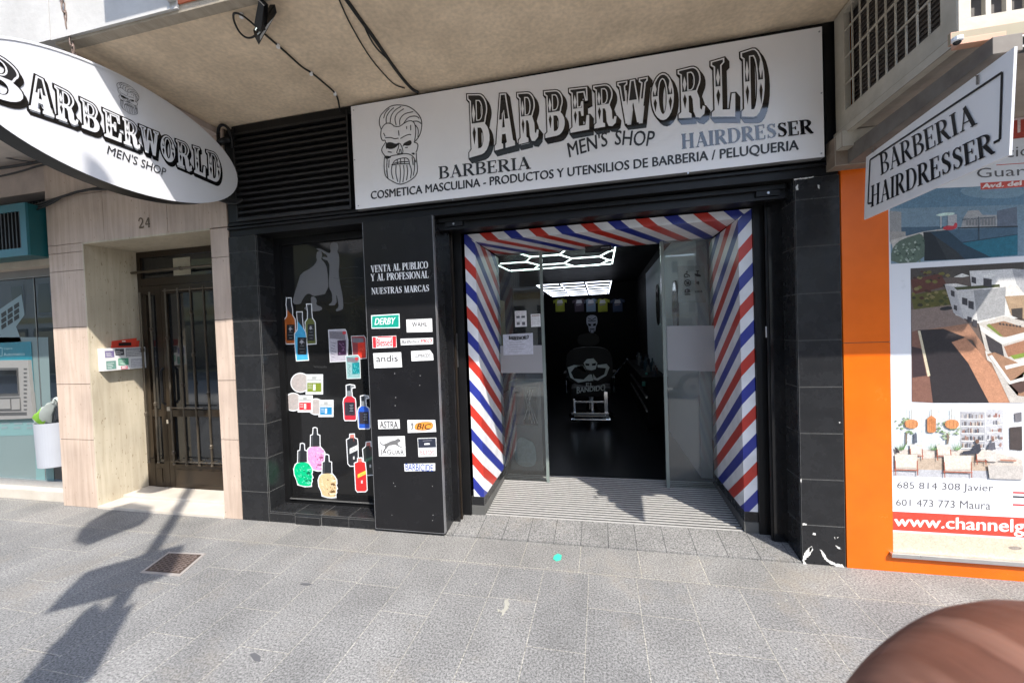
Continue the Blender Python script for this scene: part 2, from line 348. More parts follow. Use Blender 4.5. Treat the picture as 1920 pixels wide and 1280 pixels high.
# granite ramp at the door
b = MB(); z1 = .05
v = [(-1.21, .0, .012), (1.218, .0, .012), (1.218, .285, z1), (-1.21, .285, z1), (-1.21, .0, -.02), (1.218, .0, -.02)]
b.add(v, [(0, 1, 2, 3), (4, 5, 1, 0)], M_RAMP); struct(b.build('threshold_ramp'))

# ================================================================== barber shop front
shop = thing('barber_shopfront', (-.8, 0, 0), 'black tiled barber shop front with white sign, dark window and open glass doorway', 'shop front')
TZ = [0, .255] + [.255+.2945*k for k in range(1, 8)]
def tiles_front(b, x0, x1, y, zs, g=.003, th=.012):
    for a, c in zip(zs[:-1], zs[1:]): b.box(x0+g/2, x1-g/2, y, y+th, a+g/2, c-g/2, M_TILE)
def tiles_side(b, x, y0, y1, zs, sgn, g=.003, th=.012):
    xa, xb = (x, x-sgn*th) if sgn < 0 else (x-th, x)
    for a, c in zip(zs[:-1], zs[1:]): b.box(min(x, x-sgn*th), max(x, x-sgn*th), y0+g/2, y1-g/2, a+g/2, c-g/2, M_TILE)
# left pillar
b = MB(); b.box(-3.095, -2.835, .013, .40, 0, 2.452, M_GROUT); tiles_front(b, -3.10, -2.824, 0, TZ+[2.452]); tiles_side(b, -2.823, .012, .215, TZ+[2.452], 1)
b.build('tiled_pillar', shop, 'black tiled pillar left of the window', bevel=.0012)
# right pillar
b = MB(); b.box(1.234, 1.46, .013, .40, 0, 2.452, M_GROUT); tiles_front(b, 1.222, 1.466, 0, TZ+[2.452]); tiles_side(b, 1.221, .012, .24, TZ+[2.452], -1)
rp = b.build('tiled_pillar', shop, 'black tiled pillar beside the orange front, chipped white at its foot', bevel=.0012)
chip = mat('bare_plaster', (.66, .65, .62), .9, c2=(.5, .49, .46), scale=40, bump=.4, bscale=120)
b = MB(); pl = front(-.0012)
def ragged(P, amp=.28, m=.006):          # broken outline of flaked paint and spilled cement
    r = random.Random(int(P[0][0]*9999)); R = []
    for i, p in enumerate(P):
        q = P[(i+1) % len(P)]; l = math.hypot(q[0]-p[0], q[1]-p[1]); n = max(1, int(l/m))
        for k in range(n):
            t = k/n; a = amp*min(m, l/max(n, 1))*1.6; R.append((p[0]+(q[0]-p[0])*t+r.uniform(-a, a), p[1]+(q[1]-p[1])*t+r.uniform(-a, a)))
    return R
def pxpoly(P, Y): return [fy(x, y, Y) for x, y in P]
for P in ([(1505,1043),(1510,1033),(1521,1023),(1524,1029),(1519,1039),(1508,1050),(1512,1056),(1506,1058)], [(1537,1029),(1544,1034),(1552,1048),(1566,1055),(1580,1058),(1584,1064),(1570,1062),(1556,1056),(1546,1048)],
          [(1518,1026),(1523,1023),(1521,1033),(1517,1034)], [(1524,998),(1530,999),(1529,1003),(1523,1002)], [(1566,1021),(1575,1026),(1577,1030),(1570,1027)], [(1563,1006),(1566,1006),(1566,1010)], [(1569,1007),(1572,1006),(1571,1009)],
          [(1507,1056),(1515,1057),(1530,1061),(1545,1062),(1584,1066),(1584,1068),(1506,1061)], [(1504,980),(1512,981),(1511,984),(1505,984)], [(1492,350),(1496,346),(1497,356),(1493,358)], [(1532,346),(1536,347),(1536,355),(1533,352)],
          [(1500,898),(1503,896),(1503,906)], [(1572,790),(1578,791),(1574,793)], [(1488,336),(1526,331),(1526,333),(1490,338)]):
    b = MB(); b.ink(pl, ragged(pxpoly(P, 0)), chip); b.build('chipped_patch', rp)
# wall core above, behind
b = MB(); b.box(-3.10, 1.466, .06, .40, 2.46, 3.40, M_BLACK)
b.box(-3.10, 1.466, .0, .06, 2.545, 2.568, M_BLACK); b.box(-3.10, 1.466, .012, .06, 2.458, 2.54, M_BLACK); b.box(-3.10, 1.466, -.008, .03, 2.512, 2.53, M_BLACK)
b.box(-3.10, 1.466, .03, .06, 2.572, 3.378, M_BLACK)
b.box(-3.08, -2.985, -.005, .03, 2.572, 3.33, M_BLACK); b.box(1.395, 1.466, -.004, .03, 2.572, 3.378, M_BLACK)
b.box(-3.0, 1.4, -.012, .03, 3.31, 3.372, M_BLACK)
b.build('fascia_board', shop, bevel=.002)
# louvres left of the sign
b = MB(); n = 15; z0, z1 = 2.585, 3.345; dz = (z1-z0)/n
for i in range(n):
    za = z0+i*dz
    vs = [(-2.975, -.016, za), (-1.90, -.016, za), (-1.90, -.016, za+.016), (-2.975, -.016, za+.016), (-2.975, .028, za+dz*.93), (-1.90, .028, za+dz*.93), (-2.975, .02, za), (-1.90, .02, za)]
    b.add(vs, [(0, 1, 2, 3), (3, 2, 5, 4), (0, 6, 7, 1), (0, 3, 4, 6), (1, 7, 5, 2)], M_LOUVRE)
b.box(-2.985, -2.972, -.02, .03, 2.575, 3.345, M_LOUVRE); b.box(-1.905, -1.892, -.02, .03, 2.575, 3.345, M_LOUVRE); b.box(-2.985, -1.892, -.022, .03, 2.571, 2.585, M_LOUVRE)
b.build('louvre_grille', shop)
# window recess
b = MB(); Y = .215
b.box(-2.824, -2.765, Y-.03, .40, .085, 2.452, M_BLACK); b.box(-1.90, -1.78, Y-.03, .40, .085, 2.452, M_BLACK)
b.box(-2.765, -1.90, Y-.03, .40, .086, .142, M_BLACK); b.box(-2.765, -1.90, Y-.03, .40, 2.395, 2.452, M_BLACK)
b.box(-2.765, -1.90, Y-.042, Y-.03, .128, .136, M_GROUT)
wf = b.build('window_frame', shop, bevel=.002)
M_WIN = mat('window_black_film', (.012, .012, .0125), .09, var=.25, scale=3, rvar=.04, spec=.35)
b = MB(); b.box(-2.765, -1.90, Y, Y+.02, .142, 2.395, M_WIN)
win = b.build('shop_window', shop, 'tall window covered in black film with product pictures')
b = MB(); n = 4; xs = [-2.82+(-1.80+2.82)*i/n for i in range(n+1)]
b.box(-2.823, -1.79, .014, .19, 0, .078, M_GROUT)
for i in range(n):
    b.box(xs[i]+.0015, xs[i+1]-.0015, .003, .184, .078, .09, M_TILE)
    if i != 1: b.box(xs[i]+.0015, xs[i+1]-.0015, .001, .013, .004, .076, M_TILE)
b.box(xs[1]+.006, xs[2]-.012, -.006, .010, -.002, .066, M_TILE)
b.build('window_sill', shop, bevel=.001)
# reveal tiles right of the brand board, shutter guides
b = MB(); b.box(-1.79, -1.224, .013, .20, 0, 2.452, M_BLACK); tiles_side(b, -1.211, .012, .17, TZ+[2.452], 1); b.box(-1.224, -1.2235, .013, .17, 0, 2.452, M_GROUT)
b.build('tiled_pillar', shop, 'black tiled pillar behind the brand board', bevel=.001)
for s in (-1, 1):
    b = MB(); xa, xb = (-1.235, -1.155) if s < 0 else (1.135, 1.24)
    b.box(xa, xb, .165 if s < 0 else .19, .279, .02, 2.45, M_GLOSSBLK)
    e = -1.155 if s < 0 else 1.135
    b.box(min(e, e-s*.012), max(e, e-s*.012), .20, .212, .02, 2.45, M_BRONZE if s < 0 else M_BLACK)
    b.box(min(e, e-s*.066), max(e, e-s*.066), .262, .279, .04, 2.45, M_BLACK)
    if s < 0: b.box(-1.154, -1.148, .222, .252, 1.28, 1.56, M_STEEL)
    else: b.box(1.128, 1.134, .222, .25, 1.45, 1.53, M_WHITE)
    b.build('shutter_guide', shop, bevel=.002)
b = MB(); b.box(-1.235, 1.24, .10, .30, 2.375, 2.452, M_BLACK); b.box(-1.2, 1.2, .085, .10, 2.36, 2.378, M_BLACK); b.box(-1.2, 1.2, .07, .09, 2.42, 2.45, M_BLACK)
for x in (-1.08, 1.10):
    b.box(x-.07, x+.07, .078, .10, 2.383, 2.42, M_BLACK)
    b.prism(front(.078), arc(x, 2.402, .009, .009, 0, 330, 11), None, 0, .004, M_STEEL)
b.build('shutter_box', shop, bevel=.002)

# interior of the shop
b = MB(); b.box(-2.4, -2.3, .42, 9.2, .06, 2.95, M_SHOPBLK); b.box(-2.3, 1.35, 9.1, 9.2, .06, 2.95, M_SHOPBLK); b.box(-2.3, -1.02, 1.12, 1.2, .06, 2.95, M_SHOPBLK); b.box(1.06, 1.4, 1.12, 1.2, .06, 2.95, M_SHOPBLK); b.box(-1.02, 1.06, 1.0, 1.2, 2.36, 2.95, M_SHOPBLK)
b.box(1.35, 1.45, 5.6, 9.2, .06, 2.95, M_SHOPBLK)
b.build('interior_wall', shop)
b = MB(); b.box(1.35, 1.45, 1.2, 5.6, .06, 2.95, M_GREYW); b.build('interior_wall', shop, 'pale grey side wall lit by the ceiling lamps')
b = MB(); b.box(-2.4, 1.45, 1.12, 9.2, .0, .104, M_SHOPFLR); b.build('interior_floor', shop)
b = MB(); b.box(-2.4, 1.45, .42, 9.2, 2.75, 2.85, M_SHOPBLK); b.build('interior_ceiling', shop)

# ------------------------------------------------------------------ striped surround of the doorway
sur = thing('door_surround', (0, .28, .05), 'doorway surround covered in red, white and blue barber stripes', 'door surround')
PERIOD = .405; VL, VR, VT = (1.15, .62, 1), (-1.15, .70, 1), (1, -.55, 1)
def phase(v, px, py): x, z = fy(px, py, .28); return -(v[0]*x+v[1]*.28+v[2]*z)/PERIOD
SL = stripes('barber_stripes_a', VL, phase(VL, 872, 503), PERIOD); SR = stripes('barber_stripes_b', VR, phase(VR, 1411, 464), PERIOD); ST = stripes('barber_stripes_c', VT, phase(VT, 895.7, 435), PERIOD)
ZT, ZI = 2.362, 2.30
def jamb(s, mt):
    b = MB(); xo, xi = s*1.067, s*.978
    z0 = .20
    b.quad((xo, .28, z0), (xi, .28, z0), (xi, .28, ZI), (xo, .28, ZT), mt)
    b.quad((xi, .28, z0), (xi, 1.06, z0), (xi, 1.06, ZI), (xi, .28, ZI), mt)
    b.quad((xo, .28, z0), (xo, 1.06, z0), (xo, 1.06, ZT), (xo, .28, ZT), M_BLACK)
    j = b.build('jamb', sur)
    b = MB()
    for a, c, e, mm in ((.05, .125, 0, mat('grey_base_stone', (.10, .10, .095), .6, bump=.1)), (.127, .20, .004, M_TILE)):
        x0, x1 = sorted((xo+s*.02, xi-s*(.004-e)))
        b.box(x0, x1, .275+e, 1.06, a, c, mm)
    b.build('skirting', sur, bevel=.0015)
jamb(-1, SL); jamb(1, SR)
b = MB(); b.quad((-1.067, .28, ZT), (1.067, .28, ZT), (.978, .28, ZI), (-.978, .28, ZI), ST); b.quad((-.978, .28, ZI), (.978, .28, ZI), (.978, 1.06, ZI+.02), (-.978, 1.06, ZI+.02), ST)
b.build('lintel', sur)
# ------------------------------------------------------------------ ribbed entrance mat
b = MB(); y0, y1 = .285, 1.13; n = 22; p = (y1-y0)/n
def mz(y): return .05+(y-.285)/.8*.048
b.add([(-.974, y0, mz(y0)-.002), (.974, y0, mz(y0)-.002), (.974, y1, mz(y1)-.002), (-.974, y1, mz(y1)-.002)], [(0, 1, 2, 3)], M_RUBBER)
for i in range(n):
    ya = y0+i*p; yb = ya+p*.46
    for (a, c, h) in ((ya, yb, .0035),):
        vs = [(-.972, a, mz(a)-.004), (.972, a, mz(a)-.004), (.972, a+.002, mz(a)+h), (-.972, a+.002, mz(a)+h), (.972, c-.002, mz(c)+h), (-.972, c-.002, mz(c)+h), (.972, c, mz(c)-.004), (-.972, c, mz(c)-.004)]
        b.add(vs, [(0, 1, 2, 3), (3, 2, 4, 5), (5, 4, 6, 7)], mat('mat_aluminium', (.34, .332, .315), .65, var=.25, scale=30, spec=.15) if i == 0 else b.mats[-1])
tag(b.build('entrance_mat'), 'ribbed aluminium entrance mat across the doorway floor', 'mat')

# ------------------------------------------------------------------ glass doors
def door(x0, x1, edge, lab, cat='glass door'):
    t = thing('glass_door', ((x0+x1)/2, .95, .1), lab, cat)
    b = MB(); b.quad((x0, .955, .085), (x1, .955, .085), (x1, .955, 2.335), (x0, .955, 2.335), G_DOOR if x0 < 0 else G_DOOR2); b.build('pane', t, flip=False)
    b = MB()
    b.box(edge-.014, edge+.014, .94, .97, .085, 2.335, G_EDGE)
    o = x0 if edge == x1 else x1
    b.box(o-.006, o+.006, .945, .965, .085, 2.335, M_BLACK); b.box(x0+.006, x1-.014, .947, .963, 2.325, 2.337, G_EDGE); b.box(x0+.006, x1-.014, .947, .963, .079, .09, G_EDGE)
    b.build('edge_strip', t)
    return t
dl = door(-.985, -.535, -.535, 'open sliding glass door on the left of the doorway, with paper notices')
dr = door(.56, 1.0, .56, 'sliding glass door on the right of the doorway, with payment symbols')
PD = front(.953)
b = MB(); b.flat(PD, [fy(938, 648, .953), fy(1016, 647, .953), fy(1018, 699, .953), fy(939, 699, .953)], G_FROST); b.build('frosted_band', dl)
b = MB(); b.flat(PD, [fy(1250, 611, .953), fy(1347, 610, .953), fy(1349, 696, .953), fy(1252, 694, .953)], G_FROST); b.build('frosted_band', dr)
b = MB(); b.flat(front(.960), [fy(1270, 499, .96), fy(1321, 498, .96), fy(1324, 567, .96), fy(1272, 568, .96)], mat('clear_film', (.36, .37, .37), .5)); b.build('film_panel', dr)
# ================================================================== lettering
def text(b, pl, s, u0, v0, u1, v1, mt, d=0.0, shear=0, bold=0, warp=None, slant=0, twice=0):
    """builtin-font text fitted to the box u0..u1, v0..v1 (slant = rise of the baseline from u0 to u1)"""
    cu = bpy.data.curves.new('t', 'FONT'); cu.body = s; cu.size = 1; cu.shear = shear; cu.offset = 0; cu.resolution_u = 3
    o = bpy.data.objects.new('t', cu); COL.objects.link(o); dg = bpy.context.evaluated_depsgraph_get(); dg.update()
    me = bpy.data.meshes.new_from_object(o.evaluated_get(dg)); bpy.data.objects.remove(o); bpy.data.curves.remove(cu)
    if not me.vertices: return
    if bold and not twice: twice = .005 if warp else bold*abs(v1-v0)*1.6
    xs = [v.co.x for v in me.vertices]; ys = [v.co.y for v in me.vertices]; x0, x1, y0, y1 = min(xs), max(xs), min(ys), max(ys)
    dd = d+b.step(); vs = []
    for v in me.vertices:
        a = (v.co.x-x0)/(x1-x0); c = (v.co.y-y0)/max(y1-y0, 1e-6)
        u, w_ = u0+(u1-u0)*a, v0+(v1-v0)*c+slant*a
        if warp: u, w_ = warp(a, c)
        vs.append(pl.p(u, w_, dd))
    fs = [tuple(p.vertices) for p in me.polygons]; b.add(vs, fs, mt)
    for k in ((-1, 1) if twice else ()):      # a bolder weight: printed again a hair to each side
        b.add([Vector(v)+pl.U*(k*twice*.5)+pl.V*(k*twice*.3)+pl.N*(.00005*k+.00006) for v in vs], fs, mt)
    bpy.data.meshes.remove(me)
# ---- roman capitals with thick and thin strokes (unit height); each: width, list of strokes [(x, y, w)...]
K, T = .17, .055
def st(x, y0=0, y1=1, w=K): return [(x, y0, w), (x, y1, w)]
def sf(x, y, l=.30, t=.05): return [(x-l/2, y, t), (x+l/2, y, t)]
def bowl(x, y0, y1, r): 
    c = (y0+y1)/2; h = (y1-y0)/2; P = arc(x, c, r, h-T/2, 90, -90, 10)
    return [(p[0], p[1], T+(K-T)*math.cos(math.radians(90-18*i))**2) for i, p in enumerate(P)]
def ring_(x, y, rx, ry, a0, a1, n=18): return [(p[0], p[1], T+(K-T)*abs(math.cos(math.radians(a0+(a1-a0)*i/n)))**1.6) for i, p in enumerate(arc(x, y, rx, ry, a0, a1, n))]
LO, HI = .025, .975
G = {
 'A': (.80, [[(.12, 0, T), (.40, 1, T)], [(.38, 1, K), (.68, 0, K)], [(.20, .32, T), (.58, .32, T)], sf(.12, LO, .24), sf(.68, LO, .32)]),
 'B': (.72, [st(.16), sf(.13, LO, .26), sf(.13, HI, .26), [(.16, HI, T), (.36, HI, T)], [(.16, .52, T), (.36, .52, T)], [(.16, LO, T), (.38, LO, T)], bowl(.35, .52, 1, .22), bowl(.36, 0, .52, .27)]),
 'C': (.75, [ring_(.42, .5, .32, .47, 40, 320), [(.66, .70, T), (.68, .98, T)], [(.66, .30, T), (.68, .10, T)]]),
 'D': (.82, [st(.16), sf(.13, LO, .26), sf(.13, HI, .26), [(.16, HI, T), (.38, HI, T)], [(.16, LO, T), (.38, LO, T)], bowl(.36, 0, 1, .34)]),
 'E': (.66, [st(.16), sf(.13, LO, .26), sf(.13, HI, .26), [(.16, HI, T), (.58, HI, T)], [(.16, .51, T), (.46, .51, T)], [(.16, LO, T), (.60, LO, T)], [(.57, 1, T), (.57, .76, T)], [(.59, 0, T), (.60, .26, T)], [(.45, .63, T), (.45, .39, T)]]),
 'F': (.62, [st(.16), sf(.16, LO, .34), sf(.13, HI, .26), [(.16, HI, T), (.56, HI, T)], [(.16, .51, T), (.44, .51, T)], [(.56, 1, T), (.56, .74, T)], [(.44, .63, T), (.44, .39, T)]]),
 'H': (.86, [st(.17), st(.67), sf(.17, LO, .32), sf(.17, HI, .32), sf(.67, LO, .32), sf(.67, HI, .32), [(.17, .51, T), (.67, .51, T)]]),
 'I': (.36, [st(.18), sf(.18, LO, .34), sf(.18, HI, .34)]),
 'L': (.64, [st(.16), sf(.13, LO, .26), sf(.16, HI, .34), [(.16, LO, T), (.58, LO, T)], [(.58, 0, T), (.59, .28, T)]]),
 'M': (.98, [[(.13, 0, T), (.15, 1, T)], [(.17, 1, K), (.48, 0, K)], [(.48, 0, T), (.78, 1, T)], st(.80), sf(.13, LO, .26), sf(.15, HI, .26), sf(.81, LO, .32), sf(.83, HI, .28)]),
 'N': (.88, [st(.14, w=T), [(.14, 1, K), (.72, 0, K)], st(.72, w=T), sf(.14, LO, .26), sf(.11, HI, .26), sf(.72, HI, .26)]),
 'O': (.84, [ring_(.42, .5, .33, .47, 0, 360, 24)]),
 'P': (.68, [st(.16), sf(.16, LO, .34), sf(.13, HI, .26), [(.16, HI, T), (.36, HI, T)], [(.16, .46, T), (.36, .46, T)], bowl(.34, .46, 1, .25)]),
 'R': (.78, [st(.16), sf(.16, LO, .34), sf(.13, HI, .26), [(.16, HI, T), (.36, HI, T)], [(.16, .5, T), (.36, .5, T)], bowl(.33, .5, 1, .24), [(.36, .5, K), (.52, .25, K), (.66, .03, K*.8), (.78, .02, T)]]),
 'S': (.60, [[(.50, .72, T), (.51, .98, T)], [(.50, .82, T), (.42, .93, T*1.2), (.30, .965, T), (.17, .90, K*.6), (.13, .77, K*.8), (.19, .63, K), (.32, .53, K), (.45, .42, K), (.50, .27, K*.9), (.45, .12, K*.6), (.32, .035, T), (.20, .06, T*1.2), (.11, .17, T)], [(.10, .02, T), (.11, .28, T)]]),
 'T': (.74, [st(.37), sf(.37, LO, .34), [(.04, HI, T), (.70, HI, T)], [(.05, 1, T), (.05, .74, T)], [(.69, 1, T), (.69, .74, T)]]),
 'U': (.84, [[(.16, 1, K), (.16, .32, K), (.20, .14, K*.8), (.30, .05, T*1.3), (.42, .03, T), (.56, .06, T*1.2), (.66, .17, T), (.68, .32, T), (.68, 1, T)], sf(.16, HI, .32), sf(.68, HI, .26)]),
 'V': (.80, [[(.12, 1, K), (.42, 0, K*.8)], [(.42, 0, T), (.68, 1, T)], sf(.12, HI, .32), sf(.68, HI, .24)]),
 'Y': (.76, [[(.10, 1, K), (.38, .45, K)], [(.38, .45, T), (.66, 1, T)], [(.38, .48, K), (.38, 0, K)], sf(.10, HI, .30), sf(.66, HI, .24), sf(.38, LO, .34)]),
 '-': (.4, [[(.06, .42, .08), (.34, .42, .08)]]), "'": (.2, [[(.1, 1, .1), (.08, .74, .04)]]), ' ': (.38, []),
}
def serif(b, pl, s, u0, u1, v0, v1, mt, d=0.0, slant=0, shear=0, wk=1.0, warp=None):
    tot = sum(G[c][0] for c in s)+.04*(len(s)-1); x = 0; h = v1-v0; sx = (u1-u0)/tot
    for c in s:
        gw, strokes = G[c]
        for k in strokes:
            P = []
            for (a, y, w_) in k:
                X = x+a; u = u0+X*sx+y*shear*h; v = v0+y*h+slant*X/tot
                if warp: u, v = warp(X/tot, y)
                P.append((u, v, w_*((sx+h)/2)*wk))
            b.ribbon(pl, P, mt, d)
        x += gw+.04
# ---- slab display capitals as outlines with counters (unit height)
DG = {}
def slabstem(x0, x1, f=.07, t=.085): pass
DG['B'] = (.80, [(0,0),(.46,0)]+arc(.46,.27,.32,.27,-90,60,8)+[(.64,.525)]+arc(.44,.76,.29,.24,-35,90,8)+[(0,1),(0,.92),(.09,.88),(.09,.12),(0,.08)],
  [[(.34,.11),(.43,.11)]+arc(.43,.28,.12,.17,-80,80,6)+[(.34,.45)], [(.34,.58),(.41,.58)]+arc(.41,.735,.11,.155,-80,80,6)+[(.34,.89)]])
DG['A'] = (.86, [(0,0),(.36,0),(.36,.08),(.30,.10),(.33,.26),(.49,.26),(.53,.10),(.47,.08),(.47,0),(.88,0),(.88,.08),(.80,.11),(.56,1),(.30,1),(.07,.11),(0,.08)], [[(.355,.38),(.47,.38),(.415,.70)]])
DG['R'] = (.88, [(0,0),(.42,0),(.42,.08),(.34,.11),(.34,.44),(.42,.44),(.47,.36),(.49,.12),(.56,.01),(.70,-.01),(.84,.06),(.88,.20),(.80,.22),(.76,.14),(.71,.17),(.70,.36),(.62,.50)]+arc(.44,.75,.31,.25,-40,90,8)+[(0,1),(0,.92),(.09,.88),(.09,.12),(0,.08)],
  [[(.34,.56),(.41,.56)]+arc(.41,.725,.11,.165,-80,80,6)+[(.34,.89)]])
DG['E'] = (.76, [(0,0),(.74,0),(.76,.34),(.66,.34),(.60,.12),(.34,.12),(.34,.46),(.42,.46),(.46,.34),(.54,.34),(.54,.68),(.46,.68),(.42,.57),(.34,.57),(.34,.88),(.56,.88),(.62,.68),(.72,.68),(.71,1),(0,1),(0,.92),(.09,.88),(.09,.12),(0,.08)], [])
DG['W'] = (1.06, [(0,1),(0,.92),(.07,.88),(.25,0),(.41,0),(.53,.50),(.65,0),(.81,0),(.99,.88),(1.06,.92),(1.06,1),(.75,1),(.75,.92),(.83,.88),(.735,.42),(.615,1),(.445,1),(.325,.42),(.27,.88),(.35,.92),(.35,1)], [])
DG['O'] = (.80, arc(.40,.5,.40,.51,0,345,23), [arc(.40,.5,.14,.38,0,345,23)])
DG['L'] = (.74, [(0,0),(.73,0),(.75,.38),(.64,.38),(.57,.12),(.34,.12),(.34,.88),(.43,.92),(.43,1),(0,1),(0,.92),(.09,.88),(.09,.12),(0,.08)], [])
DG['D'] = (.84, [(0,0),(.42,0)]+arc(.42,.5,.42,.5,-90,90,12)+[(0,1),(0,.92),(.09,.88),(.09,.12),(0,.08)], [[(.34,.11),(.42,.11)]+arc(.42,.5,.15,.39,-80,80,8)+[(.34,.89)]])
DIAM = {'B': [.215], 'R': [.215], 'E': [.215], 'L': [.215], 'D': [.215, .70], 'O': [.13, .67], 'A': [], 'W': []}
def subdiv(P, m=.06):
    R = []
    for i, p in enumerate(P):
        q = P[(i+1) % len(P)]; n = max(1, int(math.hypot(q[0]-p[0], q[1]-p[1])/m))
        R += [(p[0]+(q[0]-p[0])*k/n, p[1]+(q[1]-p[1])*k/n) for k in range(n)]
    return R
def display(name, parent, pl, s, spans, warp, dsh, blk, wht, grey):
    """western lettering: black block shadow, white face, black inline; spans = [(u0, u1)] in warp space, warp(u, y) -> plane point"""
    b = MB(); dirs = dsh
    for c, (a0, a1) in zip(s, spans):
        gw, outer, holes = DG[c]
        def mp(P): return [warp(a0+(p[0]/gw)*(a1-a0), p[1]) for p in P]
        O = mp(subdiv(outer)); H = [mp(subdiv(h)) for h in holes]
        sz = (a1-a0)
        g = .0075; i1 = .0075; i2 = .016
        OB = offset(O, g); HB = [offset(h, -.004) for h in H]
        n = len(OB); sh = [(p[0]+dirs[0], p[1]+dirs[1]) for p in OB]
        base = .001
        b.flat(pl, sh, blk, base+b.step(), [[(p[0]+dirs[0], p[1]+dirs[1]) for p in h] for h in HB])
        base += .0006
        for i in range(n):
            j = (i+1) % n; b.ink(pl, [OB[i], OB[j], sh[j], sh[i]], blk, 0)
        b.k = 0
        for q, h in enumerate(HB):
            for i in range(len(h)):
                j = (i+1) % len(h)
                b.flat(pl, [h[i], h[j], (h[j][0]+dirs[0], h[j][1]+dirs[1]), (h[i][0]+dirs[0], h[i][1]+dirs[1])], blk, .0011+i*.00002)
    bl = b.build(name, parent, 'black block shadow of the letters')
    b = MB()
    for c, (a0, a1) in zip(s, spans):
        gw, outer, holes = DG[c]
        def mp(P): return [warp(a0+(p[0]/gw)*(a1-a0), p[1]) for p in P]
        O = mp(subdiv(outer)); H = [mp(subdiv(h)) for h in holes]
        D = .0045; I_ = .0085
        b.flat(pl, offset(O, .0075), blk, D, [offset(h, -.004) for h in H])
        b.flat(pl, O, wht, D+.0006, H)
        t_ = MB(); t_.flat(pl, offset(O, -I_), blk, D+.0012, [offset(h, I_*.8) for h in H])     # black fill of the upper half only
        bmx = bmesh.new(); vv = [bmx.verts.new(v) for v in t_.v]
        for f in t_.f:
            try: bmx.faces.new([vv[i] for i in f])
            except ValueError: pass
        mid = warp((a0+a1)/2, .53)
        bmesh.ops.bisect_plane(bmx, geom=bmx.verts[:]+bmx.edges[:]+bmx.faces[:], plane_co=pl.p(mid[0], mid[1]), plane_no=pl.V, clear_inner=True)
        bmx.verts.index_update(); b.add([v.co[:] for v in bmx.verts], [[v.index for v in f.verts] for f in bmx.faces], grey); bmx.free()
        def q(u, y): return warp(a0+(u/gw)*(a1-a0), y)
        for x in DIAM[c]:
            hw = .06
            # a pale diamond on the dark upper half of each stem, a black one on the lower half
            b.ink(pl, [q(x, .84), q(x+hw, .68), q(x, .54), q(x-hw, .68)], wht, D+.002)
            b.ink(pl, [q(x, .48), q(x+hw, .38), q(x, .18), q(x-hw, .38)], blk, D+.002)
    return bl, b.build('letter_faces', bl)

# ---- bearded skull emblem, traced in photograph pixels of the main sign (quarter-size zoom offset 640,160)
SK_FILL = [[(345,430),(375,428),(412,442),(430,432),(436,440),(408,470),(372,482),(340,474),(336,450)], [(468,438),(480,430),(520,410),(530,430),(522,450),(496,456),(474,452),(458,462)],
           [(326,528),(362,532),(378,540),(360,550),(340,556),(330,548)], [(524,510),(545,506),(552,512),(548,524),(535,520)], [(372,598),(392,590),(384,604)]]
SK_LINE = [[(300,332),(284,290),(288,240),(318,200),(362,162),(400,150),(450,150),(500,158),(545,185),(580,220),(604,262),(604,320),(590,375),(565,412),(545,428)],
 [(300,332),(295,380),(308,420),(330,410),(332,432)], [(300,332),(322,296),(350,284),(380,292),(400,312),(440,312),(470,286),(510,266),(540,272),(556,300),(560,360),(550,420)],
 [(318,250),(330,206),(362,176)], [(338,290),(336,240),(360,200),(395,170)], [(366,290),(372,230),(405,185),(450,160)], [(412,300),(400,250),(420,210),(470,178)], [(440,300),(436,260),(470,215),(540,200)], [(470,286),(500,240),(560,230),(585,250)], [(540,272),(575,270),(600,290)], [(556,300),(580,330),(575,390)],
 [(330,396),(370,392),(400,404),(430,398)], [(444,402),(480,380),(510,370),(525,372)], [(332,432),(308,468),(302,492),(318,520),(330,532)], [(545,428),(578,440),(572,480),(560,505)], [(340,430),(336,450),(340,478)], [(430,436),(445,440),(462,480),(464,512),(440,516),(412,512),(430,470),(432,440)], [(440,480),(434,510)], [(446,480),(452,510)], [(430,340),(434,380)], [(318,360),(330,385)],
 [(330,532),(322,560),(322,640),(335,690),(375,718),(432,745),(470,740),(520,715),(560,680),(574,640),(566,560),(562,508)],
 [(346,548),(376,530),(420,524),(440,520),(480,512),(520,520),(548,545),(560,580)], [(346,548),(340,620),(350,690)], [(382,600),(400,566),(440,550),(490,545),(508,560),(512,590)], [(382,600),(440,590),(512,590)], [(394,588),(440,576),(505,574)], [(420,556),(422,592)], [(446,550),(446,590)], [(474,546),(476,588)], [(382,600),(374,650),(390,705)], [(412,602),(408,660),(425,725)], [(440,600),(446,660),(440,735)], [(468,600),(474,660),(462,730)], [(492,598),(500,650),(490,715)], [(512,590),(530,640),(520,700)], [(548,560),(552,620),(540,680)], [(340,640),(352,700)], [(360,560),(356,620)], [(532,540),(540,600)],
 [(480,470),(500,468)], [(350,500),(380,505)], [(520,300),(522,340)], [(490,310),(492,330)]]
def skull(b, pl, f, mt, d=0.0, lw=.0035):
    for P in SK_FILL: b.ink(pl, [f(*p) for p in smooth(P, 1)], mt, d)
    for P in SK_LINE: b.ribbon(pl, [f(*p) for p in smooth(P, 2, False)], mt, d, w=lw)

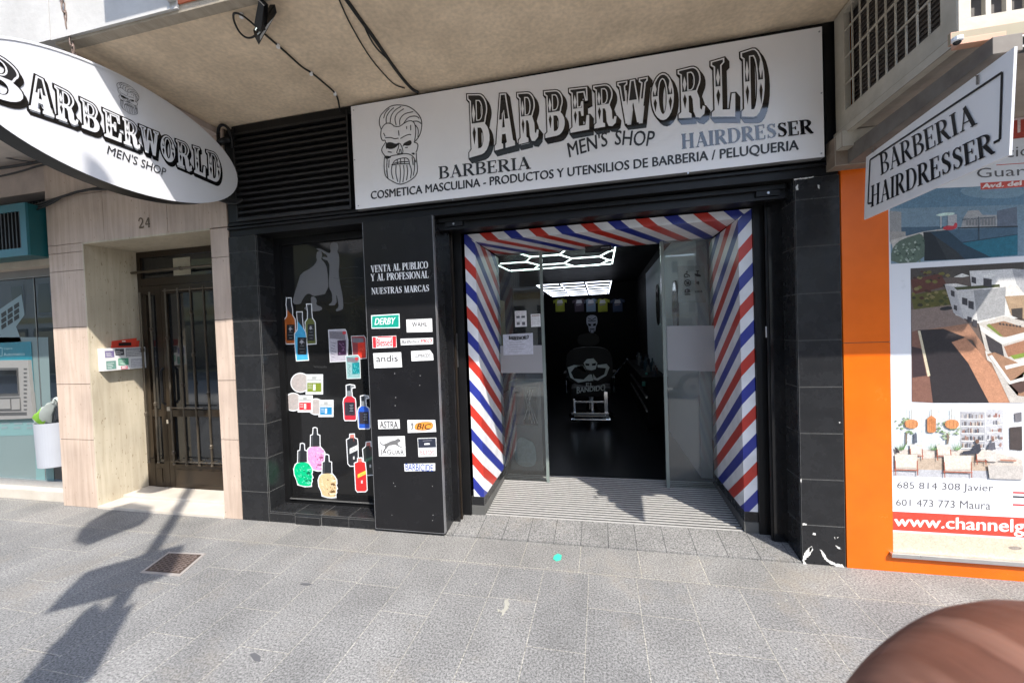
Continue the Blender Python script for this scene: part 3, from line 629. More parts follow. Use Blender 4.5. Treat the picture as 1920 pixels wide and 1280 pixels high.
# ================================================================== the long sign over the door
ms = thing('shop_sign', (-.25, -.03, 2.57), 'long white shop sign with black BARBERWORLD lettering and bearded skull', 'sign')
YS = -.05
c = [fy(658, 200, YS), fy(667, 393, YS), fy(1546, 294, YS), fy(1541, 50, YS)]
b = MB(); b.prism(front(YS), c, None, -.06, 0, M_SIGNW, mat('sign_edge', (.4, .4, .4), .4, metal=.6))
for (px, py) in ((663,207),(672,386),(1536,60),(1540,288),(665,300),(1540,175),(850,375),(1290,325)):
    u, v = fy(px, py, YS); b.prism(front(YS), arc(u, v, .005, .005, 0, 330, 8), None, 0, .003, M_STEEL)
b.build('board', ms)
PS = front(YS-.001)
def mwarp(px, y):     # photograph-measured envelope of the arched word
    k = (px-1158)/285; top = 150-.17*(px-1158); 
    u = fy(px, top, YS)[0]; z1 = 3.192+.092*k*k; z0 = 2.912-.088*k*k
    return (u, z0+(z1-z0)*y)
sp = [(877,917),(925,962),(970,1008),(1020,1058),(1067,1103),(1112,1154),(1157,1214),(1220,1262),(1270,1320),(1332,1376),(1388,1432)]
M_GREYIN = mat('grey_print', (.016, .016, .017), .3, var=.1)
display('wordmark', ms, PS, 'BARBERWORLD', sp, mwarp, (.023, -.034), M_VINYL, M_SIGNW, M_GREYIN)
b = MB(); skull(b, PS, lambda x, y: fy(640+x*.25, 160+y*.25, YS), M_INK, .001, .0066); b.build('skull_emblem', ms)
b = MB()
def quadwarp(P00, P10, P11, P01):
    def f(a, y):
        lo = Vector(P00).lerp(Vector(P10), a); hi = Vector(P01).lerp(Vector(P11), a); return tuple(lo.lerp(hi, y))
    return f
def sq(*P): return quadwarp(*[fy(x, y, YS) for x, y in P])
serif(b, PS, 'BARBERIA', 0, .64, 0, .083, M_VINYL, .001, wk=1.2, warp=sq((823,336),(995,316.5),(994,294),(822,313))); b.build('serif_lettering', ms)
b = MB(); serif(b, PS, 'HAIRDRESSER', 0, .91, 0, .10, M_VINYL, .001, wk=1.12, warp=sq((1278,280),(1525,250),(1523,224),(1277,252))); b.build('serif_lettering', ms)
b = MB()
text(b, PS, "MEN'S", 0, 0, 1, 1, M_INK, .001, shear=.15, warp=sq((1068,296),(1141,273),(1137,246),(1060,269)), twice=.003)
text(b, PS, 'SHOP', 0, 0, 1, 1, M_INK, .001, shear=.15, warp=sq((1153,272),(1226,275),(1228,246),(1152,245)), twice=.003)
b.build('thin_lettering', ms)
b = MB()
u0, u1 = fy(696, 373, YS)[0], fy(1497, 275, YS)[0]
text(b, PS, 'COSMETICA MASCULINA - PRODUCTOS Y UTENSILIOS DE BARBERIA / PELUQUERIA', u0, 2.602, u1, 2.674, M_INK, .001, twice=.0045, slant=-.004)
b.build('plain_lettering', ms)

# ================================================================== oval hanging sign on the left
XO = -2.95
PO = Plane((XO, 0, 0), (0, 1, 0), (0, 0, 1), (1, 0, 0))      # u = y, v = z
ov = thing('oval_sign', (-3.0, -.8, 2.56), 'white oval sign hung crosswise by a chain over the pavement, BARBERWORLD MENS SHOP', 'sign', None)
OC, OA, OB_ = (-.80, 2.92), .765, .357
def oval(k, n=72): return [(OC[0]+(OA+k)*math.copysign(abs(math.cos(2*math.pi*i/n))**1.0, math.cos(2*math.pi*i/n)), OC[1]+(OB_+k)*math.copysign(abs(math.sin(2*math.pi*i/n))**1.0, math.sin(2*math.pi*i/n))) for i in range(n)]
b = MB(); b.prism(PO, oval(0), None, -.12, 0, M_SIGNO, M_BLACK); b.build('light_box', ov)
b = MB()
for i in range(72):
    o, q = oval(.008), oval(-.006); j = (i+1) % 72
    b.quad(PO.p(*o[i], .004), PO.p(*o[j], .004), PO.p(*q[j], .004), PO.p(*q[i], .004), M_SIGNO); b.quad(PO.p(*o[i], .004), PO.p(*o[j], .004), PO.p(*o[j], -.125), PO.p(*o[i], -.125), M_BLACK)
b.build('rim', ov)
LY = [(-1.50,-1.315),(-1.30,-1.20),(-1.19,-1.09),(-1.075,-.985),(-.965,-.872),(-.862,-.765),(-.765,-.645),(-.636,-.54),(-.53,-.42),(-.405,-.315),(-.30,-.185)]
def owarp(u, y):
    k = (u+.85)/.66; z1 = 3.012+.05*k*k; z0 = 2.845-.025*k*k
    return (u, z0+(z1-z0)*y)
display('wordmark', ov, Plane((XO+.002, 0, 0), (0, 1, 0), (0, 0, 1), (1, 0, 0)), 'BARBERWORLD', LY, owarp, (.013, -.020), M_VINYL, M_SIGNO, M_GREYIN)
b = MB(); PO2 = Plane((XO+.002, 0, 0), (0, 1, 0), (0, 0, 1), (1, 0, 0))
def osk(x, y): return (-.88+(x-285)/320*.125, 3.243-(y-150)/595*.185)
skull(b, PO2, osk, M_INK, .001, .0024); b.build('skull_emblem', ov)
b = MB(); text(b, PO2, "MEN'S SHOP", -.955, 2.742, -.605, 2.80, M_INK, .001, shear=.25, slant=-.012); b.build('thin_lettering', ov)
# chain
b = MB()
top = Vector((-3.02, -1.10, 3.66)); bot = Vector((-3.0, -1.05, 3.25)); n = 9
for i in range(n):
    p = top.lerp(bot, (i+.5)/n); L_ = (top-bot).length/n*.72
    ax = Vector((1, 0, 0)) if i % 2 else Vector((0, 1, 0))
    ring = [p+ax*math.cos(t)*.008+Vector((0, 0, 1))*math.sin(t)*L_ for t in [2*math.pi*k/12 for k in range(13)]]
    b.tube(ring, .0034, mat('rusty_chain', (.20, .15, .13), .6, metal=.3, c2=(.12, .08, .06), scale=40) if i == 0 else b.mats[0], 6, caps=False)
hook = [(-3.02, -1.075, 3.66), (-3.02, -1.09, 3.69), (-3.02, -1.115, 3.68), (-3.02, -1.115, 3.65)]
b.tube(hook, .004, b.mats[0], 6)
tag(b.build('chain'), 'rusty chain holding up the white oval sign', 'chain')

# ================================================================== small hanging sign on the right
XH = 1.48
PH = Plane((XH, 0, 0), (0, -1, 0), (0, 0, 1), (-1, 0, 0))    # u = -y
hs = thing('hanging_sign', (XH, -.6, 2.5), 'slanted white hanging sign reading BARBERIA HAIRDRESSER under the caged unit', 'sign')
def hp(px, py): y, z = fx(px, py, XH); return (-y, z)
b = MB(); b.prism(PH, [hp(1620, 412), hp(1892, 291), hp(1902, 88), hp(1624, 295)], None, -.009, 0, M_SIGNW, mat('sign_edge_lit', (.7, .7, .72), .4)); b.build('panel', hs)
b = MB(); PH2 = Plane((XH-.001, 0, 0), (0, -1, 0), (0, 0, 1), (-1, 0, 0))
for P in ([(1637,380),(1628,382),(1632,300),(1880,136)], [(1880,136),(1876,262),(1864,268)]):
    b.ribbon(PH2, [hp(*p) for p in P][:2], M_INK, .001, w=.010)
    for q in range(1, len(P)-1): b.ribbon(PH2, [hp(*P[q]), hp(*P[q+1])], M_INK, .001, w=.010)
b.build('border_line', hs)
b = MB()
serif(b, PH2, 'BARBERIA', 0, .58, 0, .115, M_INK, .001, warp=quadwarp(hp(1652,329), hp(1833,233), hp(1826,192), hp(1649,290)), wk=.85); b.build('serif_lettering', hs); b = MB()
serif(b, PH2, 'HAIRDRESSER', 0, .70, 0, .135, M_INK, .001, warp=quadwarp(hp(1633,389), hp(1868,286), hp(1862,246), hp(1634,349)), wk=.85)
b.build('serif_lettering', hs)

# ================================================================== brand board beside the window
bb = thing('brand_board', (-1.51, 0, 0), 'tall black board of white brand plates between window and doorway', 'sign board')
YB = -.022
b = MB(); b.box(-1.797, -1.214, YB, .012, .028, 2.452, mat('board_black', (.011, .011, .0125), .26, spec=.3, var=.2, rvar=.06))
b.build('panel', bb)
b = MB(); me = mat('board_edge', (.30, .30, .31), .4, metal=.6)
b.box(-1.8005, -1.797, YB-.001, .012, .026, 2.453, me); b.box(-1.214, -1.2095, YB-.001, .012, .026, 2.453, me); b.box(-1.797, -1.214, YB-.001, .012, .024, .028, me); b.build('edge_trim', bb)
PB = front(YB-.0006)
b = MB()
def bx(x0, y0, x1, y1): a = fy(x0, y1, YB); c_ = fy(x1, y0, YB); return a[0], a[1], c_[0], c_[1]
def lineserif(s, x0, yb0, x1, yb1, yt0, mt=M_WHITE):
    a = fy(x0, yb0, YB); c_ = fy(x1, yb1, YB); t_ = fy(x0, yt0, YB)
    serif(b, PB, s, a[0], c_[0], a[1], t_[1], mt, .0006, slant=c_[1]-a[1], wk=1.15)
lineserif('VENTA AL PUBLICO', 696, 511, 803, 503, 498); b.build('lettering', bb); b = MB(); lineserif('Y AL PROFESIONAL', 696, 527, 804, 521, 514); b.build('lettering', bb); b = MB(); lineserif('NUESTRAS MARCAS', 697, 552, 805, 546, 540)
b.build('lettering', bb)
def plate(P, mt, name='logo_plate', label=None):
    b = MB(); c_ = [fy(x, y, YB) for x, y in P]; b.prism(PB, c_, None, 0, .002, mt); return b, c_
PB2 = front(YB-.003)
def ptext(b, s, x0, y0, x1, y1, mt, **k):     # box by pixel corners: (x0, y0) top left, (x1, y1) bottom right
    a = fy(x0, y1, YB); c_ = fy(x1, y0, YB); text(b, PB2, s, a[0], a[1], c_[0], c_[1], mt, .0003, **k)
W = ink(236, 236, 236)
b, _ = plate([(696,591),(749,588),(750,615),(697,616)], ink(225, 240, 238)); b.ink(PB2, [fy(*p, YB) for p in [(698,593),(748,590),(748,613),(698,614)]], ink(0, 150, 130)); ptext(b, 'DERBY', 703, 595, 742, 609, W, shear=.3, bold=.03); b.build('logo_plate', bb, 'green brand plate')
b, _ = plate([(762,599),(810,597),(811,622),(763,623)], W); ptext(b, 'WAHL', 773, 603, 801, 613, ink(10, 10, 10), bold=.02)
o = [fy(*p, YB) for p in [(768,600),(804,599),(805,615),(769,616)]]; b.ribbon(PB2, o+[o[0]], ink(30, 30, 30), w=.003); b.ribbon(PB2, [fy(774, 619, YB), fy(800, 618, YB)], ink(150, 150, 150), w=.002); b.build('logo_plate', bb)
b, _ = plate([(698,631),(743,629),(744,651),(699,653)], W); RD = ink(205, 40, 50)
b.ink(PB2, [fy(*p, YB) for p in [(699,632),(705,632),(706,652),(700,652)]], RD); b.ink(PB2, [fy(*p, YB) for p in [(736,630),(743,630),(743,650),(737,651)]], RD); ptext(b, 'Blessed', 707, 634, 735, 649, RD, bold=.02); b.ribbon(PB2, [fy(708, 632, YB), fy(735, 631, YB)], RD, w=.008); b.build('logo_plate', bb, 'red and white brand plate')
b, _ = plate([(751,635),(812,633),(812,645),(752,647)], W); ptext(b, 'BaByliss', 753, 637, 786, 645, ink(12, 12, 14), shear=.25, bold=.015); ptext(b, 'PRO', 789, 635, 810, 643, RD, shear=.2, bold=.03); b.build('logo_plate', bb)
b, _ = plate([(700,662),(752,660),(754,688),(702,690)], W); ptext(b, 'andis', 706, 665, 746, 678, ink(30, 30, 30), bold=.015); b.ribbon(PB2, [fy(707, 679, YB), fy(746, 678, YB)], ink(110, 110, 110), w=.002); b.ribbon(PB2, [fy(731, 684, YB), fy(748, 683, YB)], ink(150, 150, 150), w=.002); b.build('logo_plate', bb)
b, _ = plate([(771,658),(806,656),(812,664),(813,675),(772,677)], W); ptext(b, 'CLIPPERCIDE', 778, 663, 807, 670, ink(50, 50, 50), shear=.3, bold=.02); b.build('logo_plate', bb)
b, _ = plate([(709,787),(749,786),(750,803),(710,804)], W); ptext(b, 'ASTRA', 713, 789, 746, 802, ink(14, 14, 14), bold=.02); b.build('logo_plate', bb)
b, _ = plate([(764,787),(816,787),(818,809),(765,811)], W)
oc = [fy(*p, YB) for p in smooth([(782,792),(808,790),(813,797),(808,805),(781,806),(777,800)], 2)]; b.ink(PB2, offset(oc, .003), ink(110, 60, 20)); b.ink(PB2, oc, ink(235, 150, 60)); ptext(b, 'BIC', 782, 794, 808, 804, ink(40, 30, 25), shear=.25, bold=.04)
b.ink(PB2, [fy(*p, YB) for p in arc(773, 794, 2.2, 2.2, 0, 330, 8)], ink(120, 120, 120)); b.ribbon(PB2, [fy(*p, YB) for p in [(773,796),(774,801),(772,805)]], ink(110, 110, 110), w=.01); b.ribbon(PB2, [fy(*p, YB) for p in [(769,795),(773,798),(778,794)]], ink(120, 120, 120), w=.005); b.build('logo_plate', bb, 'white brand plate with an orange lozenge')
b, _ = plate([(709,818),(759,817),(761,855),(711,855)], W); ptext(b, 'JAGUAR', 714, 843, 758, 853, ink(10, 10, 10), bold=.01)
b.ink(PB2, [fy(*p, YB) for p in smooth([(713,824),(714,829),(719,833),(726,830),(734,826),(741,825),(746,821),(752,824),(751,828),(746,829),(747,834),(757,839),(750,838),(742,833),(735,834),(729,835),(725,841),(717,847),(722,840),(722,835),(716,834),(712,829)], 1)], ink(110, 110, 110)); b.build('logo_plate', bb, 'white brand plate with a leaping cat')
b, _ = plate([(783,821),(818,820),(819,855),(785,856)], W); b.ink(PB2, [fy(*p, YB) for p in [(784,822),(817,821),(818,838),(785,839)]], ink(40, 45, 60)); b.ribbon(PB2, [fy(*p, YB) for p in [(796,832),(806,831.5)]], W, w=.012); b.ribbon(PB2, [fy(*p, YB) for p in [(793,826),(810,825)]], ink(150, 150, 160), w=.003); ptext(b, 'ELIOS', 789, 844, 815, 851, ink(190, 20, 40)); b.build('logo_plate', bb, 'white brand plate with a dark top half')
b, _ = plate([(758,869),(816,868),(816,882),(759,883)], W); ptext(b, 'BARBICIDE', 761, 870, 812, 881, ink(0, 62, 150), bold=.015); b.build('logo_plate', bb)
for p in ((740,700),(742,745),(741,760),(788,704),(741,911),(811,911),(735,965),(812,965),(811,975),(787,722),(738,905)): b = MB(); b.ink(PB, arc(*fy(*p, YB), .003, .003, 0, 330, 6), ink(190, 190, 190)); b.build('glue_spot', bb)
# ================================================================== travertine entrance, number 24
po = thing('travertine_portal', (-4.2, .2, 0), 'travertine clad house entrance numbered 24 left of the barber shop', 'entrance')
b = MB(); g = .0055
def slab(x0, x1, z0, z1, y=0): b.box(x0+g/2, x1-g/2, y, y+.03, z0+g/2, z1-g/2, M_TRAV)
for z0, z1 in ((0, .66), (.66, 1.20), (1.20, 1.75), (1.75, 2.29), (2.29, 2.465)): slab(-5.225, -4.765, z0, z1)
for z0, z1 in ((0, .70), (.70, 1.22), (1.22, 1.75), (1.75, 2.29), (2.29, 2.54)): slab(-3.29, -3.103, z0, z1)
for z0, z1 in ((2.465, 3.0), (3.0, 3.42)):
    for x0, x1 in ((-5.225, -4.5), (-4.5, -3.75), (-3.75, -3.103)):
        if z0 < 2.5:
            slab(x0, x1, max(z0, 2.545) if x0 > -4.7 else 2.545, z1)
        else: slab(x0, x1, z0, z1)
slab(-5.225, -4.765, 2.465, 2.545)
b.box(-5.225, -4.78, .012, .5, 0, 3.42, M_JOINT); b.box(-3.285, -3.103, .012, .5, 0, 3.42, M_JOINT); b.box(-4.78, -3.285, .012, .5, 2.56, 3.42, M_JOINT)
b.build('cladding', po)
b = MB(); b.box(-4.78, -4.765, -.002, .47, 0.0, 2.545, M_TRAV2); b.box(-3.29, -3.275, .034, .47, 0.0, 2.53, M_TRAV2); b.box(-4.765, -3.29, -.002, .47, 2.53, 2.548, M_TRAV2)
b.build('reveal', po, bevel=.003)
b = MB(); b.box(-4.764, -3.291, -.012, .20, .0, .026, M_MARBLE); b.box(-4.764, -3.291, .202, .50, .0, .05, M_MARBLE); b.build('door_step', po, bevel=.004)
b = MB(); pl = front(-.004); BR = mat('bronze_numerals', (.16, .11, .07), .4, metal=.8, var=.2)
z = 2.60
def num(path, u, w): b.ribbon(pl, [(u+p[0]*.055, 2.618+p[1]*.085) for p in smooth(path, 2, False)], BR, 0, w=w)
u = fy(262, 430, 0)[0]
num([(0,.72),(.1,.98),(.5,1.05),(.85,.85),(.75,.55),(.1,.1),(0,.02)], u, .013); num([(0,.03),(.9,.03)], u, .016); num([(.9,.0),(.92,.2)], u, .01)
u += .075
num([(.65,1),(.0,.33)], u, .011); num([(0,.31),(.95,.31)], u, .011); num([(.68,1),(.68,.0)], u, .015); num([(.5,.02),(.88,.02)], u, .011)
b.build('house_number', po)

dr2 = thing('entrance_door', (-4.1, .46, .05), 'bronze double entrance door with brass bars under number 24', 'door')
YD = .46
def dx(px, py, Y=YD): return fy(px, py, Y)
xl, xm, xr = -4.765, -4.455, -3.30
b = MB(); zt = 2.53
b.box(xl, xl+.05, YD-.02, YD+.03, .05, zt, M_BRONZE); b.box(xr-.05, xr, YD-.02, YD+.03, .05, zt, M_BRONZE); b.box(xl+.05, xr-.05, YD-.02, YD+.03, zt-.06, zt, M_BRONZE); b.box(xl+.05, xr-.05, YD-.02, YD+.03, 2.17, 2.25, M_BRONZE)
b.build('frame', dr2, bevel=.003)
def leaf(x0, x1, name):
    b = MB(); s = .065
    b.box(x0, x0+s, YD-.03, YD+.02, .055, 2.165, M_BRONZE); b.box(x1-s, x1, YD-.03, YD+.02, .055, 2.165, M_BRONZE)
    for z0, z1 in ((.055, .30), (.80, .87), (2.08, 2.165)): b.box(x0+s, x1-s, YD-.03, YD+.02, z0, z1, M_BRONZE)
    b.box(x0+s+.03, x1-s-.03, YD-.036, YD-.03, .10, .25, M_BRONZE)
    l = b.build(name, dr2, bevel=.003)
    b = MB(); b.box(x0+s, x1-s, YD-.004, YD+.004, .30, .80, M_DARKGLASS); b.box(x0+s, x1-s, YD-.004, YD+.004, .87, 2.08, M_DARKGLASS); b.build('glazing', l)
    return l
la = leaf(xl+.052, xm-.002, 'door_leaf'); lb = leaf(xm+.002, xr-.052, 'door_leaf')
b = MB(); b.box(xl+.05, xr-.05, YD, YD+.008, 2.25, zt-.06, M_DARKGLASS); b.build('transom_glazing', dr2)
b = MB(); b.box(-4.30, -4.08, YD-.003, YD-.001, 2.26, 2.44, mat('pale_paper', (.42, .38, .28), .8)); b.build('paper_notice', dr2)
def bar(x, z0, z1, ks):
    b = MB(); y = YD-.075; b.tube([(x, y, z0), (x, y, z1)], .0095, M_BRASS, 8)
    for k in ks: b.lathe((x, y, z0+(z1-z0)*k), [(.0, -.022), (.013, -.02), (.0185, -.012), (.013, -.006), (.02, 0), (.013, .006), (.0185, .012), (.013, .02), (0, .022)], M_BRASS, 10)
    for z in (z0+.02, z1-.02): b.tube([(x, y, z), (x, YD-.02, z)], .006, M_BRASS, 6)
    b.lathe((x, y, z0), [(0, -.03), (.012, -.022), (.015, -.012), (.010, 0), (0, .001)], M_BRASS, 8)
    return b
for i, x in enumerate((-4.665, -4.535)): bar(x, .34, 2.10, (.34, .78) if i else (.28, .66)).build('brass_bar', la)
for i, x in enumerate((-4.33, -4.17, -4.01, -3.85, -3.69, -3.53, -3.41)): bar(x, .33, 2.12, ((.06, .72), (.45,), (.62, .86), (.10, .40), (.28,), (.12, .7), (.06, .5))[i]).build('brass_bar', lb)
b = MB()
for i in range(12): b.lathe((-4.33+i*.083, YD-.075, .345), [(0, -.01), (.013, -.006), (.015, 0), (.013, .006), (0, .01)], M_BRASS, 8)
b.tube([(-4.36, YD-.075, .345), (-3.40, YD-.075, .345)], .007, M_BRASS, 6); b.tube([(-4.34, YD-.075, .90), (-3.92, YD-.075, .90)], .007, M_BRASS, 6); b.tube([(-4.36, YD-.075, 2.10), (-3.40, YD-.075, 2.10)], .007, M_BRASS, 6)
b.build('cross_bar', lb)
b = MB(); b.tube([(xl+.0, YD-.07, 2.31), (-4.1, YD-.075, 2.315), (xr, YD-.07, 2.32)], .013, M_BRASS, 8); b.lathe((-4.12, YD-.073, 2.315), [(0, -.02), (.02, -.014), (.02, .014), (0, .02)], M_BRASS, 8); b.build('transom_bar', dr2)
b = MB(); x = -4.425; b.tube([(x, YD-.06, .93), (x, YD-.085, .96), (x, YD-.085, 1.28), (x, YD-.06, 1.31)], .013, M_BLACK, 8); b.box(x-.02, x+.02, YD-.034, YD-.02, .86, .90, M_STEEL); b.box(x-.012, x+.012, YD-.05, YD-.028, .73, .77, M_CHROME); b.build('handle', lb)

# leaflet box and leaflets
XB = -4.764
def bp(px, py): return fx(px, py, XB+.0)
lbx = thing('leaflet_box', (-4.70, .22, 1.3), 'small white leaflet box with printed notices on the travertine reveal', 'box')
ya, yb = .06, .43
b = MB(); za = 1.315; zb = 1.535
b.box(XB+.001, XB+.07, ya, yb, za, zb, mat('white_box', (.66, .66, .66), .5, var=.06)); b.build('box', lbx, bevel=.002)
PX = Plane((XB+.0712, 0, 0), (0, 1, 0), (0, 0, 1), (1, 0, 0))
b = MB(); rnd = random.Random(3)
for (u0, v0, u1, v1, cc) in ((.075,1.445,.15,1.51,(120,110,150)),(.16,1.46,.235,1.525,(70,70,75)),(.25,1.44,.41,1.528,(150,150,152)),(.08,1.33,.16,1.41,(110,150,140)),(.18,1.36,.27,1.43,(90,160,130)),(.29,1.33,.40,1.42,(185,185,190)),(.20,1.32,.26,1.35,(200,120,130))):
    b.ink(PX, rect(u0, v0, u1, v1), ink(*cc))
    for k in range(4): b.ribbon(PX, [(u0+.008, v0+.012+(v1-v0-.02)*k/4), (u1-.01-rnd.random()*.03, v0+.012+(v1-v0-.02)*k/4)], ink(225, 225, 225), w=.004)
b.build('printed_notice', lbx)
b = MB(); RD = mat('red_leaflet', (.62, .055, .03), .5, var=.15)
for k, (y0, y1, zz, t) in enumerate(((.15, .36, 1.53, .05), (.17, .385, 1.53, .075), (.14, .35, 1.53, .10))):
    x = XB+.02+k*.014; b.add([(x, y0, 1.50), (x, y1, 1.50), (x+.02, y1+.005, zz+t), (x+.02, y0-.004, zz+t-.025), (x+.004, y0, 1.50), (x+.004, y1, 1.50), (x+.024, y1+.005, zz+t), (x+.024, y0-.004, zz+t-.025)], [(0, 1, 2, 3), (4, 5, 6, 7), (0, 3, 7, 4), (1, 2, 6, 5), (2, 3, 7, 6)], RD)
px_ = Plane((XB+.0749, 0, 0), (0, 1, 0), (0, 0, 1), (1, 0, 0)); b.ink(px_, rect(.19, 1.555, .30, 1.585), ink(40, 30, 30)); b.ink(px_, rect(.22, 1.595, .25, 1.605), ink(235, 235, 230))
tag(b.build('leaflet'), 'folded red leaflets sticking out of the white box', 'leaflets')

# ================================================================== bank front on the far left
bk = thing('bank_shopfront', (-6.4, .1, 0), 'bank shop front with tall glazing and a teal cash machine surround', 'shop front')
YG = .18
b = MB(); b.box(-9.5, -5.228, .06, .30, 0, .10, M_MARBLE); b.build('stone_sill', bk, bevel=.004)
b = MB(); b.box(-9.5, -5.23, YG-.03, YG+.03, .10, .165, M_ALU); b.box(-9.5, -5.23, YG-.03, YG+.03, 2.30, 2.38, mat('grey_frame', (.20, .19, .18), .5)); b.box(-5.262, -5.23, YG-.03, YG+.03, .165, 2.30, M_ALU); b.box(-5.785, -5.775, YG-.006, YG+.006, .165, 2.30, M_BLACK)
b.build('frame', bk, bevel=.002)
b = MB(); b.quad((-9.5, YG, .165), (-5.262, YG, .165), (-5.262, YG, 2.30), (-9.5, YG, 2.30), G_BANK); b.build('glazing', bk, flip=False)
b = MB(); b.box(-9.5, -5.23, .05, .3, 2.38, 2.46, mat('beige_band', (.50, .42, .33), .6)); b.box(-9.5, -5.228, .20, .35, 2.46, 3.10, M_BLACK)
for i in range(40): b.box(-7.0+i*.044, -6.985+i*.044, .17, .20, 2.5, 3.08, M_LOUVRE)
b.box(-9.5, -5.228, .04, .35, 3.10, 3.42, mat('pinkish_render', (.52, .42, .36), .85, bump=.2)); b.build('fascia', bk)
b = MB(); b.box(-9.5, -5.1, 1.4, 1.45, 0, 3.0, mat('bank_back_wall', (.05, .055, .06), .8)); b.box(-9.5, -5.2, .3, 1.4, .02, .08, M_SHOPFLR); b.box(-5.24, -5.20, .25, 1.4, 0, 3, M_SHOPBLK); b.build('interior_wall', bk)
YA = .21
def prect(b, P, Y, mt, th=.0012, d=0): b.prism(front(Y), [fy(x, y, Y) for x, y in P], None, -th, 0, mt)
M_FILM = mat('pale_film', (.16, .22, .23), .5, var=.08); M_FILM2 = mat('teal_film', (.13, .24, .24), .5, var=.06); M_FILM3 = mat('grey_film', (.14, .19, .19), .5, var=.06)
b = MB()
prect(b, [(-40,632),(90,632),(101,905),(-40,897)], .1785, M_FILM3); prect(b, [(-40,786),(73,783),(75,815),(-40,818)], .1765, M_FILM2); prect(b, [(66,840),(98,838),(102,905),(68,903)], .1768, M_FILM2)
for i in range(3): prect(b, [(2+i*24,792),(18+i*24,791),(18+i*24,795),(2+i*24,796)], .1745, M_FILM)
for i in range(3): prect(b, [(2+i*24,800),(14+i*24,799),(14+i*24,803),(2+i*24,804)], .1745, M_FILM)
# poster of a keyboard-like pattern high in the window
prect(b, [(-30,600),(40,552),(46,590),(30,612),(40,640),(-30,650)], .1785, M_FILM)
for i in range(3):
    for j in range(3): prect(b, [(2+j*12,588-j*8+i*11),(11+j*12,582-j*8+i*11),(12+j*12,590-j*8+i*11),(3+j*12,596-j*8+i*11)], .1775, M_BLACK)
b.build('window_film', bk)
atm = thing('cash_machine', (-6.3, .3, .9), 'grey cash machine set in a teal surround behind the bank glass', 'cash machine')
b = MB(); prect(b, [(-60,645),(58,640),(68,782),(-60,792)], .174, mat('teal_panel', (.008, .1785, .235), .4)); b.build('surround', atm)
b = MB(); GR = mat('machine_grey', (.22, .215, .205), .45, var=.12); GD = mat('machine_dark', (.06, .06, .06), .5)
prect(b, [(-60,676),(52,675),(62,784),(-60,789)], .145, GR, .03)
prect(b, [(-60,690),(34,689),(37,742),(-60,745)], .1425, GD, .002); prect(b, [(-60,694),(31,693),(34,737),(-60,740)], .139, M_DARKGLASS, .003)
prect(b, [(-60,746),(38,744),(40,770),(-60,772)], .1425, GD, .002); prect(b, [(-10,749),(18,748),(19,766),(-10,767)], .139, GR, .003); prect(b, [(21,748),(36,747),(37,767),(22,768)], .139, GR, .003); prect(b, [(-60,774),(50,772),(50,778),(-60,780)], .1425, GD, .002)
for i in range(11): prect(b, [(44,690+i*7.6),(50,690+i*7.6),(50.5,693+i*7.6),(44.5,693+i*7.6)], .1425, GD, .002)
b.build('body', atm, bevel=.001)
b = MB(); PT = front(.1715)
for P in ([(-3,652),(4,652),(4,667),(-3,667)],): b.ribbon(PT, [fy(*p, .1715) for p in P+P[:1]], ink(190, 220, 220), w=.008)
b.build('symbol', atm); b = MB(); a = fy(7, 656, .1715); c_ = fy(23, 651, .1715); text(b, PT, 'Cajero', a[0], a[1], c_[0], c_[1], ink(190, 220, 220)); b.build('lettering', atm); b = MB(); a = fy(7, 667, .1715); c_ = fy(46, 660, .1715); text(b, PT, 'Automatico', a[0], a[1], c_[0], c_[1], ink(190, 220, 220))
b.build('lettering', atm)
# bin and bag
cx, cz0 = -5.565, fy(75, 873, .10)[1]
bn = thing('wall_bin', (cx, .1, cz0), 'pale half round litter bin hung on the bank window under a carrier bag', 'bin')
b = MB(); r = .165; WH = mat('bin_enamel', (.34, .355, .39), .35, var=.05); zt_ = fy(75, 795, .10)[1]
h_ = zt_-cz0+.02
b.lathe((cx, YG-.004, cz0), [(.001, 0), (r*.92, 0), (r*.94, .004), (r, h_), (r*.97, h_), (r*.9, .01)], WH, 24, 180, 360)
b.build('body', bn, sm=False)
bm_ = MB()
rnd = random.Random(5); pts = []
n1, n2 = 9, 14
prof = [(0, .0, .02), (.12, .03, .075), (.25, .06, .10), (.40, .085, .085), (.55, .11, .06), (.70, .135, .045), (.85, .16, .035), (.95, .175, .03), (1, .18, .008)]
for t_, ox, rr in prof:
    for k in range(n2):
        a = 2*math.pi*k/n2; q = rr*(1+.25*math.sin(3*a+t_*9)+rnd.uniform(-.15, .15))
        pts.append((cx-.13+t_*.27+q*.5*math.cos(a), .10+q*.55*math.sin(a), zt_-.02+t_*.27+q*1.0*math.cos(a+.9)))
BG = mat('white_bag', (.46, .50, .47), .45, var=.1, scale=14)
GN = mat('green_bag_print', (.25, .52, .06), .5)
bm_.add(pts, [(i*n2+k, i*n2+(k+1) % n2, (i+1)*n2+(k+1) % n2, (i+1)*n2+k) for i in range(len(prof)-1) for k in range(n2)], BG)
for fi in range(2*n2+6, 2*n2+13): bm_.m[fi] = bm_.mi(GN)
for fi in range(6, 11): bm_.m[fi] = bm_.mi(M_RUBBER)
hp_ = [(cx+.10, .10, zt_+.22), (cx+.14, .10, zt_+.28), (cx+.19, .10, zt_+.24), (cx+.21, .10, zt_+.12), (cx+.16, .12, zt_+.10)]
bm_.tube(smooth(hp_, 2, False), .014, BG, 7)
tag(bm_.build('plastic_bag', sm=True), 'crumpled white and green carrier bag stuffed on the bin', 'bag')
